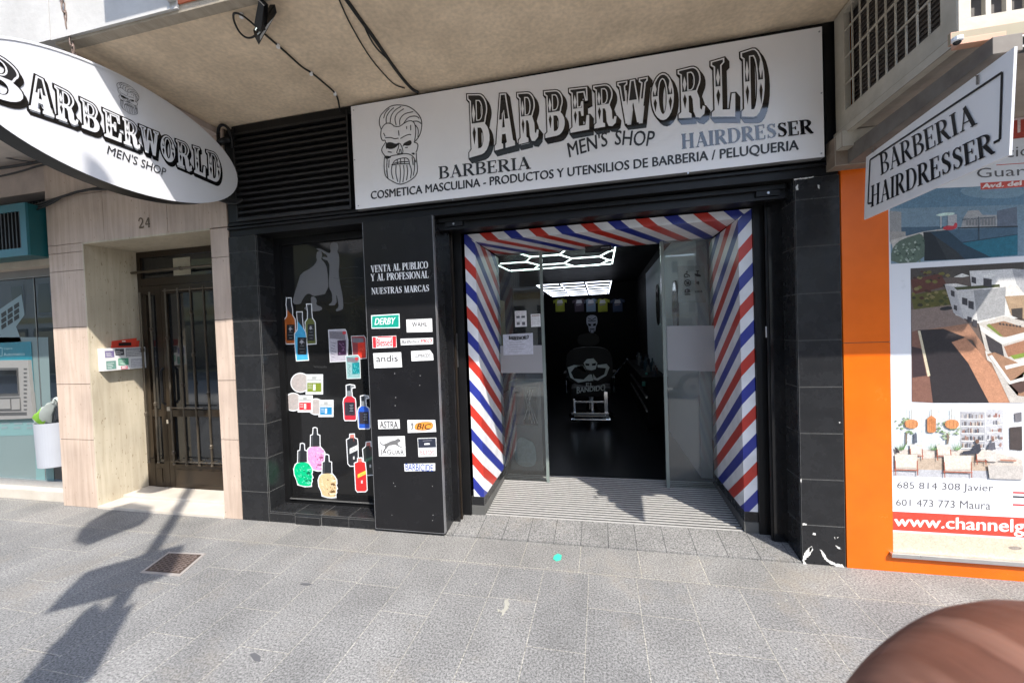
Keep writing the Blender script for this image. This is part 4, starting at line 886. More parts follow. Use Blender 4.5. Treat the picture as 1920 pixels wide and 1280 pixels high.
# teal unit box
XC = -5.25; y_, zc = fx(52, 381, XC); _, zd = fx(60, 478, XC); 
tb = thing('air_conditioner', (-5.6, y_/2, zd), 'teal boxed air conditioner with slotted front above the bank window', 'air conditioner')
b = MB(); xw = -6.45
b.box(xw, XC, y_, .17, zd, zc, M_TEAL); b.build('casing', tb, bevel=.004)
b = MB(); b.box(xw, XC-.001, y_-.02, y_-.001, zd-.004, zd+.07, M_TEAL2); b.box(xw, XC-.001, y_-.02, y_-.001, zc-.07, zc+.004, M_TEAL2); b.box(XC-.08, XC-.001, y_-.02, y_-.001, zd+.07, zc-.07, M_TEAL2); b.build('front_frame', tb)
b = MB(); b.box(xw, XC-.08, y_-.003, y_-.0015, zd+.07, zc-.07, M_BLACK)
for i in range(22): b.box(XC-.10-i*.05, XC-.085-i*.05, y_-.016, y_-.003, zd+.07, zc-.07, M_LOUVRE)
b.build('slotted_grille', tb)

# ================================================================== orange estate agency front on the right
og = thing('agency_shopfront', (3, 0, 0), 'glossy orange shop front framing a property poster', 'shop front')
b = MB(); x0, x1 = 1.470, 1.716
b.box(x0, x1, -.006, .05, 0.0, 1.4095, M_ORANGE); b.box(x0, x1, -.006, .05, 1.413, 3.36, M_ORANGE); b.box(x1, 7, -.006, .05, 0, .098, M_ORANGE); b.box(x1, 7, -.006, .05, 2.80, 3.36, M_ORANGE); b.box(x0, 7, .05, .4, 0, 3.36, M_BLACK); b.box(x0, x1, .0, .045, 1.405, 1.418, M_GROUT)
b.build('panel', og, bevel=.0015)
b = MB(); b.box(1.695, 7, -.03, -.006, .098, .122, M_ALU); b.box(x1, 7, -.02, -.006, 2.68, 2.80, mat('brown_band', (.05, .035, .03), .5)); b.build('window_ledge', og, bevel=.002)
ps = thing('property_poster', (2.4, 0, 1.3), 'large property advertisement with three pictures, phone numbers and red web address', 'poster')
YP = -.002
M_POST = mat('poster_white', (.66, .67, .70), .3, var=.03, coat=.4)
b = MB(); b.box(x1+.001, 6.9, YP, .045, .124, 2.68, M_POST); b.build('sheet', ps)
PP = front(YP)
def pp(P, s=None):
    if s: P = [(s[0]+x*s[2], s[1]+y*s[2]) for x, y in P]
    return [fy(x, y, YP) for x, y in P]
def pk(r, g_, b_): return ink(r, g_, b_, .3)
# pool picture (zoom origin 1440,200 scale .3906)
S1 = (1440, 200, .39063); b = MB()
def I(P, cc, s=S1, sm=0): b.ink(PP, pp(smooth(P, sm) if sm else P, s), pk(*cc))
I([(583,400),(1230,376),(1230,716),(590,755)], (118,142,158)); I([(583,400),(1230,376),(1230,470),(583,490)], (96,128,150)); I([(900,385),(1230,376),(1230,440),(960,440)], (120,148,165), sm=2)
I([(585,580),(860,575),(860,592),(586,640)], (70,95,115)); I([(583,500),(640,505),(640,620),(584,650)], (150,150,150)); I([(586,600),(660,600),(662,640),(588,660)], (160,155,150))
I([(940,530),(960,500),(1010,496),(1030,520),(1100,520),(1100,580),(925,585)], (165,165,165)); I([(1098,500),(1195,480),(1197,580),(1100,582)], (100,110,125)); I([(590,640),(745,600),(850,585),(860,600),(600,690)], (190,185,178))
I([(745,602),(860,592),(1198,578),(1198,712),(945,732),(750,738)], (40,62,78)); I([(860,592),(1198,578),(1198,612),(930,650)], (72,98,118)); I([(930,655),(1198,615),(1198,712),(1070,722)], (38,105,125)); I([(745,602),(780,605),(945,732),(750,740)], (30,36,42)); I([(800,620),(900,690),(945,732),(860,735)], (48,52,56))
I([(590,755),(592,690),(620,650),(660,630),(700,618),(735,606),(752,640),(750,745)], (88,104,92), sm=1)
rr = random.Random(11)
for i in range(46):
    x = rr.uniform(600, 740); y = rr.uniform(640+(740-x)*.2, 742); I([(x, y), (x+9, y-5), (x+13, y+4), (x+4, y+8)], rr.choice([(130,146,132),(60,78,66),(112,130,112),(160,170,160)]))
I([(826,526),(832,526),(832,582),(826,582)], (190,190,190)); I([(862,520),(905,518),(905,582),(862,582)], (175,175,178)); I([(797,522),(840,509),(898,508),(890,520),(830,527)], (205,228,218), sm=1)
I([(835,582),(860,570),(890,574),(893,560),(900,556),(908,562),(905,584),(880,592),(845,592)], (190,60,70), sm=1); I([(1008,528),(1012,528),(1014,640),(1009,640)], (70,80,90)); I([(930,540),(1090,528),(1090,533),(932,545)], (90,100,110)); I([(910,580),(1198,572),(1198,578),(910,586)], (50,58,66))
for i in range(10): I([(950+i*15, 535), (958+i*15, 534), (958+i*15, 570), (950+i*15, 571)], (135,138,142))
b.build('picture', ps, 'picture of a rooftop swimming pool')
# aerial picture of the white apartment block
b = MB()
I([(684,776),(1230,745),(1230,1420),(690,1415)], (96,84,78)); I([(684,776),(1230,745),(1230,800),(684,830)], (72,66,62)); I([(684,830),(830,800),(860,860),(700,900)], (88,52,44)); I([(686,905),(760,890),(900,870),(880,960),(700,975)], (84,82,40))
for i in range(50):
    x = rr.uniform(692, 870); y = rr.uniform(790, 970); q = rr.uniform(6, 18); I([(x-q, y), (x, y-q*.7), (x+q, y), (x, y+q*.6)], rr.choice([(60,64,34),(104,98,50),(48,46,34),(120,110,72),(70,44,36)]), sm=1)
I([(686,975),(880,950),(960,1040),(690,1080)], (128,112,104)); I([(820,965),(875,955),(890,972),(830,980)], (40,40,42), sm=1); I([(690,1080),(960,1040),(1060,1180),(1230,1420),(1150,1420),(980,1120),(720,1075)], (150,112,90))
I([(716,1072),(840,1065),(950,1108),(900,1130),(1000,1290),(1060,1420),(790,1420)], (46,42,44)); I([(880,1130),(945,1108),(1000,1160),(1110,1300),(1170,1420),(1060,1420),(960,1230)], (176,128,100)); I([(690,1080),(716,1072),(775,1300),(790,1420),(690,1415)], (120,86,74)); I([(718,1075),(730,1075),(778,1290),(765,1295)], (196,186,160)); I([(690,1150),(735,1160),(760,1290),(692,1300)], (60,48,50))
I([(846,852),(900,848),(1040,880),(1180,850),(1230,860),(1230,1010),(1010,1040),(900,1000),(880,960)], (206,202,196)); I([(985,880),(1140,865),(1135,1000),(1005,1030)], (150,150,150)); I([(846,852),(898,866),(940,1020),(890,990)], (170,168,168)); I([(895,868),(985,880),(1005,1030),(940,1015)], (190,188,185)); I([(966,788),(1170,778),(1230,782),(1230,850),(1040,878),(975,870)], (208,206,203)); I([(1170,780),(1230,782),(1230,900),(1190,850)], (166,166,168)); I([(890,866),(1110,852),(1112,866),(905,880)], (70,74,48))
for (x, y, w_, h) in ((930,915,26,40),(960,930,26,44),(955,1005,22,34),(980,1020,22,38),(1032,822,40,46),(975,815,22,36),(876,880,18,34),(890,950,16,30)): I([(x,y),(x+w_,y+6),(x+w_,y+h),(x,y+h-8)], (66,64,68))
I([(890,818),(930,800),(966,812),(930,820)], (214,212,206)); I([(1030,814),(1060,798),(1100,812),(1062,818)], (222,220,214))
I([(1010,1040),(1130,1005),(1230,1030),(1230,1420),(1160,1420),(1040,1160)], (184,178,170)); I([(1055,1045),(1130,1028),(1230,1060),(1230,1110),(1130,1105)], (136,104,82)); I([(1045,1050),(1110,1100),(1128,1104),(1060,1040)], (112,124,62)); I([(1015,1050),(1125,1110),(1230,1082),(1230,1110),(1125,1140),(1020,1075)], (206,202,196)); I([(1040,1090),(1120,1140),(1140,1240),(1060,1170)], (62,58,60)); I([(1135,910),(1230,905),(1230,1020),(1165,1000)], (160,136,110)); I([(1165,970),(1220,965),(1220,1020),(1170,1005)], (66,60,56)); I([(1130,1150),(1230,1120),(1230,1190),(1150,1200)], (150,108,84)); I([(1040,1170),(1140,1230),(1230,1205),(1230,1245),(1140,1268),(1050,1215)], (200,196,190)); I([(1160,1195),(1230,1180),(1230,1200),(1180,1212)], (120,140,60))
for i in range(7): I([(1105+i*16, 1040+i*2), (1113+i*16, 1036+i*2), (1119+i*16, 1046+i*2), (1110+i*16, 1048+i*2)], (60,56,56))
S2 = (1440, 660, .35928)
for (x, y, r_, cc) in ((1290,118,34,(150,160,40)),(1270,105,20,(190,170,50)),(1320,110,24,(90,120,50)),(1300,132,24,(70,96,40))): I([(x-r_, y), (x, y-r_*.6), (x+r_, y), (x, y+r_*.6)], cc, S2, 1)
I([(1140,10),(1180,0),(1336,70),(1336,100),(1250,165),(1336,150),(1336,230),(1300,226)], (150,116,92), S2); I([(1232,72),(1336,48),(1336,66),(1240,90)], (210,206,200), S2); I([(1150,20),(1166,14),(1262,150),(1336,128),(1336,146),(1256,168)], (206,202,196), S2); I([(1262,168),(1336,150),(1336,205),(1310,215)], (80,60,54), S2)
b.build('picture', ps, 'aerial picture of a white terraced apartment block')
# lounge picture
b = MB()
def J(P, cc, sm=0): I(P, cc, S2, sm)
J([(656,294),(1326,292),(1328,664),(657,646)], (205,205,206)); J([(656,294),(1000,292),(1000,510),(657,505)], (200,206,208)); J([(657,505),(1140,510),(1328,560),(1328,664),(657,646)], (196,186,176)); J([(700,560),(1130,540),(1180,620),(760,618)], (178,160,142)); J([(657,610),(1328,622),(1328,664),(657,646)], (178,178,182))
for x in (690, 720, 760, 800, 850, 890, 940, 970): J([(x, 296), (x+3, 296), (x+4, 505), (x+1, 505)], (186,192,196))
J([(1002,310),(1130,312),(1136,505),(1004,500)], (166,166,170)); J([(1138,300),(1328,296),(1328,520),(1138,505)], (186,186,190)); J([(1226,300),(1328,296),(1328,530),(1228,520)], (204,204,206))
for k in range(5):
    y = 345+k*38; J([(1006, y), (1128, y+1), (1128, y+6), (1006, y+5)], (222,222,222)); J([(1140, y-4), (1222, y-10), (1222, y-4), (1140, y+3)], (224,224,224))
    x = 1012
    while x < 1120:
        w_ = rr.uniform(4, 9); h = rr.uniform(14, 26)
        if rr.random() < .8: J([(x, y-h), (x+w_-1, y-h), (x+w_-1, y), (x, y)], rr.choice([(120,112,110),(150,120,110),(96,98,106),(190,180,170),(140,140,146)]))
        x += w_
    x = 1146
    while x < 1216:
        w_ = rr.uniform(4, 9); h = rr.uniform(12, 24)
        if rr.random() < .65: J([(x, y-h-5), (x+w_-1, y-h-5), (x+w_-1, y-5), (x, y-5)], rr.choice([(130,120,116),(150,110,100),(110,110,118),(190,184,178)]))
        x += w_
J([(1258,392),(1322,386),(1324,512),(1260,506)], (70,62,60)); J([(1284,318),(1320,312),(1320,360),(1286,362)], (110,108,112))
for (x, y, r_) in ((690,380,40),(735,410,34),(715,350,30),(900,400,46),(940,370,44),(970,410,34),(920,430,30)):
    for i in range(9):
        a = rr.uniform(0, 6.28); q = rr.uniform(0, r_); s_ = rr.uniform(5, 12); X_, Y_ = x+q*math.cos(a), y+q*math.sin(a)*.7; J([(X_-s_, Y_), (X_, Y_-s_*.6), (X_+s_, Y_), (X_, Y_+s_*.6)], rr.choice([(128,148,110),(150,166,132),(104,124,92)]), 1)
J([(716,420),(724,420),(722,480),(714,480)], (120,106,92)); J([(926,420),(934,420),(944,440),(936,478),(928,478),(930,444)], (120,106,92))
for (x, y) in ((850,480),(680,480),(970,480)):
    for i in range(9): J([(x+(i-4)*4, 508), (x+(i-4)*12, 508-rr.uniform(24, 52)), (x+(i-4)*5+4, 508)], rr.choice([(104,140,84),(84,120,70),(130,160,104)]))
J([(742,296),(745,296),(745,350),(742,350)], (150,140,130)); J([(847,296),(850,296),(850,335),(847,335)], (150,140,130)); J([(952,296),(955,296),(955,350),(952,350)], (150,140,130))
J([(705,372),(722,350),(768,350),(784,374),(768,396),(724,396)], (196,134,88), 1); J([(826,345),(848,328),(872,345),(872,410),(862,418),(834,418),(826,410)], (190,126,82)); J([(914,374),(932,350),(978,350),(996,374),(978,398),(934,398)], (196,134,88), 1)
for k in range(4): J([(712+k*20, 356), (714+k*20, 356), (716+k*18, 392), (714+k*18, 392)], (150,98,60)); J([(836+k*10, 348), (838+k*10, 348), (838+k*10, 414), (836+k*10, 414)], (146,94,58)); J([(922+k*20, 356), (924+k*20, 356), (926+k*18, 392), (924+k*18, 392)], (150,98,60))
J([(758,425),(766,416),(772,426),(774,470),(756,474)], (90,96,108))
def chair_(x, y, w_, h):
    J([(x, y), (x+w_, y+2), (x+w_-6, y+h*.7), (x+4, y+h*.7)], (206,196,184)); J([(x+6, y+h*.62), (x+w_-8, y+h*.62), (x+w_-6, y+h*.74), (x+2, y+h*.74)], (176,166,156))
    for q in (0, w_-4): J([(x+q, y+h*.3), (x+q+5, y+h*.3), (x+q+8, y+h), (x+q+3, y+h)], (150,84,66))
    J([(x-4, y+h*.70), (x+w_+6, y+h*.74), (x+w_+6, y+h*.79), (x-4, y+h*.75)], (158,92,72))
chair_(735, 478, 66, 80); chair_(875, 480, 74, 82); chair_(657, 530, 118, 110); chair_(912, 535, 144, 118); chair_(1080, 505, 50, 80)
J([(1120,500),(1200,520),(1206,570),(1120,566)], (196,188,180), 1); J([(1140,585),(1326,590),(1327,662),(1150,656)], (182,176,170)); J([(1204,556),(1290,560),(1288,568),(1206,564)], (170,120,100))
J([(1076,455),(1092,450),(1098,466),(1088,476),(1076,470)], (110,82,70), 1); J([(1068,482),(1098,474),(1106,510),(1090,528),(1040,530),(1004,530),(1012,514),(1060,508)], (60,62,72)); J([(1158,450),(1172,446),(1176,460),(1164,466)], (120,92,80), 1); J([(1148,474),(1176,466),(1182,505),(1140,508)], (92,92,100)); J([(656,490),(670,500),(684,524),(664,522)], (60,56,60))
b.build('picture', ps, 'picture of a bright lounge with basket lamps')
# words
b = MB(); GRY = pk(92, 90, 92)
def ptx(s, P, mt, d=.0006, **k):      # P: four pixel corners, baseline left, baseline right, top right, top left
    q = [fy(x, y, YP) for x, y in P]
    text(b, PP, s, 0, 0, 1, 1, mt, d, warp=quadwarp(*q), **k)
ptx('685 814 308 Javier', [(1682,918.5),(1862,925),(1863,907),(1682,902.5)], GRY); b.build('lettering', ps); b = MB(); ptx('601 473 773 Maura', [(1680,947),(1857,955),(1857,939),(1680,935)], GRY); b.build('lettering', ps); b = MB()
b.ink(PP, pp([(1672,958),(2040,976),(2040,1014),(1672,993)]), pk(206, 70, 54)); ptx('www.channelgroup', [(1677,991),(2006,1011),(2006,976),(1677,966)], pk(240, 232, 228), bold=.03); b.build('web_address', ps); b = MB()
for y0 in (921, 929, 944): b.ink(PP, pp([(1899,y0),(2040,y0+6),(2040,y0+10),(1899,y0+3.4)]), pk(*((60, 60, 64) if y0 == 929 else (190, 70, 70))))
ptx('Guardamar', [(1832,334),(2040,322),(2040,304),(1831,316)], GRY); b.ink(PP, pp([(1838,343),(2040,330),(2040,342),(1839,356)]), pk(200, 78, 66)); ptx('Avd. del Puerto', [(1842,353),(1985,342),(1985,333),(1842,345)], pk(240, 226, 222), bold=.02)
ptx('ciones', [(1886,296),(1990,286),(1990,266),(1886,278)], GRY); b.ink(PP, pp([(1868,309),(2040,297),(2040,298.5),(1868,310.5)]), pk(200, 90, 80)); b.ink(PP, pp([(1880,216),(2040,200),(2040,245),(1880,263)]), pk(176, 66, 52)); ptx('TU', [(1900,250),(1945,245),(1945,217),(1900,222)], pk(225, 205, 200), bold=.03)
b.ink(PP, pp([(1672,996),(2040,1018),(2040,1062),(1672,1034)]), pk(205, 190, 168)); b.ink(PP, pp(smooth([(1886,1026),(1900,1022),(1920,1027),(1905,1032)], 2)), pk(150, 140, 130))  # cream strip and blob: sunlit pavement's reflection in the glass, painted on
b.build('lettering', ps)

# ================================================================== balcony slab over the shop and the storeys above
bal = thing('balcony', (-.8, -.5, 3.38), 'concrete balcony slab roofing the shop front with stained tan underside', 'balcony')
b = MB(); b.box(-3.14, 8, -1.0, .4, 3.38, 3.60, M_CONC); b.build('slab', bal)
b = MB(); b.box(-3.14, 8, -1.062, -1.0, 3.368, 3.60, M_CONC2); b.build('drip_edge', bal, bevel=.006)
b = MB(); b.box(-2.205, 8, -1.075, -1.0, 3.60, 4.45, M_BRICK); b.box(-3.141, -2.25, -1.078, -1.0, 3.384, 4.45, M_FASCIA); b.box(-2.25, -2.205, -1.074, -1.062, 3.384, 3.60, M_FASCIA); b.box(-2.203, -1.9, -1.07, -1.062, 3.41, 3.60, M_BRICK); b.box(-2.25, -2.206, -1.10, -1.076, 3.42, 4.45, M_FASCIA)
b.build('parapet', bal)
b = MB(); b.box(-2.40, -1.6, -1.44, -1.08, 3.95, 4.25, M_CONC2); b.build('shade_caster', bal, bevel=.01)  # unseen box added to cast the shade on the white fascia
nb = thing('neighbour_balcony', (-6, -.5, 3.42), 'white painted balcony front of the neighbouring house above the oval sign', 'balcony')
b = MB(); b.box(-12, -3.143, -1.0, .4, 3.425, 3.60, mat('pale_soffit', (.60, .53, .47), .85, bump=.2)); b.box(-12, -3.145, -1.079, -1.0, 3.388, 4.45, M_FASCIA); b.build('slab', nb)
b = MB(); b.box(-3.22, -3.143, -.98, .03, 3.33, 3.425, mat('pink_render', (.58, .48, .42), .85, bump=.15)); b.build('beam', nb)
up = thing('upper_storeys', (0, .2, 3.6), 'rendered upper storeys of the house above the balconies', 'building')
b = MB(); b.box(-12, 8, .0, .4, 3.60, 11, mat('upper_render', (.55, .50, .42), .85, bump=.15))
w_ = b.build('wall', up)
for x in (-9.5, -6, -2, 2, 5.5):
    for z in (4.0, 7.2):
        b = MB(); b.box(x, x+1.3, -.03, .0, z, z+2.1, M_BRONZE); b.box(x+.08, x+1.22, -.036, -.03, z+.08, z+2.02, M_DARKGLASS); b.build('window', up)

# ================================================================== caged unit on the right
XCG = 1.437
cg = thing('caged_air_conditioner', (2.0, -.45, 2.66), 'large cream metal cage around an air conditioner projecting under the balcony', 'air conditioner')
yb_, yf = -.03, -.88; zb_, zt_ = 2.69, 3.366
b = MB()
PC = Plane((XCG, 0, 0), (0, -1, 0), (0, 0, 1), (-1, 0, 0))
def side(u0, u1, v0, v1, d0, d1): b.prism(PC, rect(u0, v0, u1, v1), None, d0, d1, M_CREAM)
side(.03, .125, zb_, zt_, -.03, 0); side(.80, .88, zb_, zt_, -.03, 0); side(.125, .80, zb_, zb_+.085, -.03, 0); side(.125, .80, zt_-.03, zt_, -.03, 0)
XO1 = fy(1819, 20, yf)[0]; ZO1 = fy(1819, 34, yf)[1]; XP_ = fy(1857, 20, yf)[0]-XO1; WO_ = fy(1847, 20, yf)[0]-XO1
b.box(XCG+.003, 2.9, yf-.004, yf+.02, zb_-.004, ZO1, M_CREAM); b.box(XCG+.003, XO1, yf-.004, yf+.02, ZO1, zt_, M_CREAM); b.box(XO1, 2.9, yf-.001, yf+.02, zt_-.02, zt_, M_CREAM)
b.box(XCG+.002, 2.9, yf+.02, yb_, zt_-.004, zt_, M_CREAM)
b.build('frame', cg, bevel=.003)
b = MB(); cols = 10; rows = 4
for i in range(1, cols): u = .125+(.80-.125)*i/cols; side(u-.004, u+.004, zb_+.085, zt_-.03, -.010, -.004)
for j in range(0, rows): v = zb_+.085+.152*j; side(.125, .80, v-.004, v+.004, -.0085, -.002)
b.build('side_grille', cg)
b = MB()
for i in range(1, 11): x = XO1+i*XP_; b.box(x-(XP_-WO_), x, yf-.003, yf+.016, ZO1, zt_-.02, M_CREAM)
b.box(XO1, 2.9, yf+.004, yf+.018, ZO1+.16, ZO1+.175, M_CREAM); b.build('front_grille', cg)
b = MB(); MU = mat('condenser_brown', (.085, .072, .062), .6, var=.35, scale=30)
b.box(XCG+.07, 2.8, yf+.06, -.06, zb_+.02, zt_-.02, MU)
for i in range(26): z = zb_+.04+i*.0245; b.box(XCG+.06, XCG+.07, yf+.08, -.09, z, z+.01, MU)
b.build('unit', cg)
b = MB(); b.box(XCG+.002, 2.7, yf+.01, -.02, zb_-.035, zb_-.004, mat('weathered_board', (.36, .31, .25), .8, c2=(.20, .165, .13), scale=5, bump=.2, stretch=(.4, 1, 1))); b.box(XCG-.01, XCG+.03, yf, -.02, zb_-.05, zb_-.005, M_CREAM)
b.box(1.395, XCG+.20, -.10, .0, 2.47, zb_-.05, M_WOOD); b.box(1.40, XCG+.25, -.16, -.10, 2.555, zb_-.04, M_CREAM)
b.build('support_board', cg, bevel=.003)
b = MB()
b.add([(XH-.02, -.10, 2.475), (XH+.07, -.10, 2.475), (XH+.07, -1.0, 2.522), (XH-.02, -1.0, 2.522), (XH-.02, -.10, 2.57), (XH+.07, -.10, 2.57), (XH+.07, -1.0, 2.585), (XH-.02, -1.0, 2.585)], [(0, 1, 2, 3), (4, 7, 6, 5), (0, 4, 5, 1), (2, 6, 7, 3), (0, 3, 7, 4), (1, 5, 6, 2)], mat('weathered_angle', (.20, .18, .155), .7, c2=(.12, .10, .085), scale=9, metal=.2))
for y in (-.30, -.92): b.tube([(XH-.008, y, 2.49), (XH-.008, y, 2.455)], .004, M_STEEL, 6)
b.build('bracket_beam', cg, bevel=.003)
def Pf(px, py, Y): x, z = fy(px, py, Y); return x, z
b = MB(); x0, z0 = Pf(1783, 102, -.90); x1, z1 = Pf(1868, 72, -.90); b.box(x0, x1, -.94, -.90, z0+.012, z1+.0, M_WOODP); b.box(x0+.0, x1+.35, -.90, -.885, z1+.002, z1+.05, mat('khaki_strip', (.30, .26, .17), .6))
tag(b.build('timber_block', bevel=.002), 'short pinkish timber block fixed under the front of the cage', 'timber')
sc = thing('security_camera', (1.6, -.96, 2.6), 'tiny white dome camera on the pinkish timber block', 'camera')
cxx, czz = Pf(1797, 76, -.97)
b = MB(); b.lathe((cxx, -.965, czz), [(0, .014), (.017, .014), (.017, .0), (.013, -.003)], M_WHITE, 14); b.build('housing', sc, sm=False)
b = MB(); b.lathe((cxx, -.965, czz), [(.013, -.003), (.011, -.009), (.005, -.013), (0, -.014)], M_VINYL, 14); b.build('lens_dome', sc, sm=True)
x0, z0 = Pf(1880, 90, -.99); x1, z1 = Pf(1960, 60, -.99)
fl = thing('flood_lamp', ((x0+x1)/2, -.98, z0), 'black flood lamp with pale rim at the end of the cage', 'lamp')
b = MB(); b.box(x0, x1, -.985, -.93, z0, z1-.004, M_BLACK); b.build('housing', fl, bevel=.004)
b = MB()
for a in ((x0-.004, x1+.004, z0-.006, z0-.001), (x0-.004, x1+.004, z1-.003, z1+.003), (x0-.004, x0-.001, z0-.001, z1-.003)): b.box(a[0], a[1], -.99, -.983, a[2], a[3], M_WHITE)
b.build('rim', fl); b = MB(); b.box(x0+.01, x1-.01, -.987, -.986, z0+.01, z1-.012, M_DARKGLASS); b.build('front_glass', fl)

# ================================================================== cables and clip lamp under the balcony
def sof(P, s=(420, 0, .34384), z=3.372): return [(*gz(s[0]+x*s[2], s[1]+y*s[2], z), z) for x, y in P]
def cable(name, P, r, lab, **k):
    b = MB(); b.tube(smooth(P, 2, False), r, M_CABLE, 7); return tag(b.build(name, sm=True), lab, 'cable', **k)
cable('cable', sof([(640,-40),(668,0),(760,130),(820,210),(880,300),(950,400),(1020,485)])+[(*fy(420+1060*.34384, 507*.34384, -.045), )[:1]+(-.045,)+(fy(420+1060*.34384, 507*.34384, -.045)[1],)], .011, 'thick black cable running across the tan underside to the long sign')
cable('cable', sof([(610,-40),(628,0),(680,120),(790,310),(880,415),(930,465),(985,482)]), .0042, 'thin black wire curving beside the thick cable under the balcony')
cable('cable', sof([(760,130),(790,200),(830,265),(880,312),(905,335)], z=3.36), .005, 'short loose wire bowing away from the thick cable')
cl = thing('clip_lamp', (*gz(420+200*.34384, 150*.34384, 3.3), 3.3), 'black clip lamp hanging from the balcony underside with looped wire', 'lamp')
c0 = Vector((*gz(420+215*.34384, 150*.34384, 3.30), 3.30))
def lp(x, y, dz=0): return Vector((*gz(420+x*.34384, y*.34384, 3.30+dz), 3.30+dz))
b = MB()
def bar_(p, q, w_, t_): b.tube([p, q], [w_, t_], M_BLACK, 4)
bar_(lp(215, 15, .04), lp(198, 150), .022, .03); bar_(lp(190, 120, .05), lp(205, 160), .018, .02)
b.build('clip_jaw', cl)
b = MB(); P = [lp(288, 70), lp(262, 70, .03), lp(168, 205, .03), lp(190, 246)]; Q = [p+Vector((.0, -.01, .035)) for p in P]
b.add(P+Q, [(0, 1, 2, 3), (4, 7, 6, 5), (0, 4, 5, 1), (1, 5, 6, 2), (2, 6, 7, 3), (3, 7, 4, 0)], M_BLACK); b.build('lamp_head', cl)
b = MB(); P = [p.lerp(c0, .08)-Vector((0, .002, .004)) for p in (lp(282, 84), lp(240, 130), lp(196, 200), lp(196, 226))]; b.add(P, [(0, 1, 2, 3)], mat('lamp_lens', (.5, .5, .48), .3)); b.build('lens', cl)
b = MB(); b.tube([lp(175, 165), lp(190, 140), lp(222, 128), lp(216, 160), lp(186, 190)], .006, M_CHROME, 6); b.build('bracket', cl)
cable('cable', sof([(185,155),(140,115),(95,80),(55,68),(48,95),(65,145),(90,185),(120,208),(150,208),(170,195)], z=3.35), .0055, 'looped black wire beside the clip lamp')
cable('cable', sof([(225,190),(295,250),(360,308),(430,372),(475,395),(540,450),(605,505),(622,540)])+[(fy(637, 200, -.02)[0], -.02, 3.34)], .006, 'black wire running from the clip lamp down to the louvres')
for P in ((95,82),(295,248),(475,398),(605,508)):
    p = sof([P])[0]; b = MB(); b.lathe((p[0], p[1], 3.366), [(0, -.012), (.011, -.010), (.011, .012)], M_WHITE, 8)
    tag(b.build('cable_clip'), 'tiny white nail clip holding the black wire to the balcony underside', 'cable clip', 'cable clips under the balcony')
def wallp(P, Y=-.03): return [(fy(x, y, Y)[0], Y, fy(x, y, Y)[1]) for x, y in P]
for i, off in enumerate((0, 5, 9)):
    cable('cable', wallp([(-30, 402+off), (40, 392+off), (90, 378+off), (130, 364-off*.4), (180, 352+off*.3), (240, 348+off), (320, 352+off), (400, 368+off*.5), (440, 376+off), (456, 374)], -.025-.012*i), .011-.002*i, ('lowest', 'middle', 'uppermost')[2-i]+' black cable of the bundle crossing the travertine under the oval sign')
for i, (P, r_) in enumerate(([[(-20, 318), (40, 310), (90, 300), (130, 298)], .014], [[(-20, 335), (40, 322), (80, 308), (140, 302)], .009], [[(-20, 290), (20, 298), (60, 304)], .006])):
    cable('cable', wallp(P, -.02-.015*i), r_, ('thick black cable high on the bank wall behind the oval sign', 'thinner black cable below the thick one on the bank wall', 'slack thin wire high on the bank wall')[i])
b = MB(); b.tube(smooth([(-3.09, -.06, 3.30), (-3.05, -.08, 3.36), (-2.98, -.08, 3.35), (-2.95, -.06, 3.28), (-2.97, -.04, 3.18)], 2, False), .012, M_BLACK, 7); b.tube([(-3.12, -.05, 2.93), (-2.96, -.06, 2.93)], .022, M_BLACK, 8); b.tube([(-3.1, -.04, 3.24), (-2.97, -.05, 3.25)], .028, M_BLACK, 8)
b.tube([(-3.09, -.055, 2.9), (-3.09, -.055, 3.32)], .014, M_BLACK, 7); tag(b.build('sign_bracket', sm=True), 'black pipe bracket and hook between the oval sign and the louvres', 'bracket')
# ================================================================== pictures on the black window
YW = .2138; PWn = front(YW)
A6 = (520, 440, .218785); A7 = (520, 680, .218785)
DK = ink(38, 40, 44); SIL = mat('silhouette_grey', (.125, .125, .13), .35, var=.05)
class Decal:
    def __init__(s, off, sc): s.b = MB(); s.s = sc; s.n = 0; s.o = off
    def P(s, P, sm=0): P = [fy(s.s[0]+x*s.s[2], s.s[1]+y*s.s[2], YW) for x, y in P]; return smooth(P, sm) if sm else P
    def base(s, P, sm=1, w=.0085): Q = s.P(P, sm); s.b.ink(PWn, offset(Q, w), W_EDGE, s.o); return s
    def f(s, P, c, sm=0): s.b.ink(PWn, s.P(P, sm), c if not isinstance(c, tuple) else ink(*c, .3), s.o); return s
    def l(s, P, c, w=.004): s.b.ribbon(PWn, s.P(P), ink(*c, .3), s.o, w=w); return s
    def done(s, name, lab): s.b.build(name, win, lab)
W_EDGE = mat('sticker_white', (.70, .71, .72), .3, var=.05)
def R4(x0, y0, x1, y1): return [(x0, y0), (x1, y0), (x1, y1), (x0, y1)]
d = Decal(.0004, A6)
d.f([(455,72),(490,60),(520,76),(526,118),(512,145),(530,172),(532,250),(524,330),(540,430),(560,520),(568,630),(545,646),(505,658),(500,642),(528,620),(518,560),(505,500),(510,602),(445,608),(440,596),(472,580),(470,500),(445,460),(440,400),(447,320),(445,228),(385,206),(388,188),(440,196),(404,158),(335,124),(335,116),(372,120),(440,160),(460,150),(450,110)], SIL, 1)
d.f([(340,146),(362,138),(380,146),(386,180),(375,212),(402,232),(430,290),(440,500),(320,527),(300,520),(280,505),(250,507),(212,560),(200,596),(130,596),(142,520),(180,400),(200,332),(300,280),(342,226),(333,190)], SIL, 1)
d.f([(285,530),(320,530),(340,560),(330,600),(385,620),(382,648),(300,660),(232,642),(232,620),(292,602)], SIL, 1)
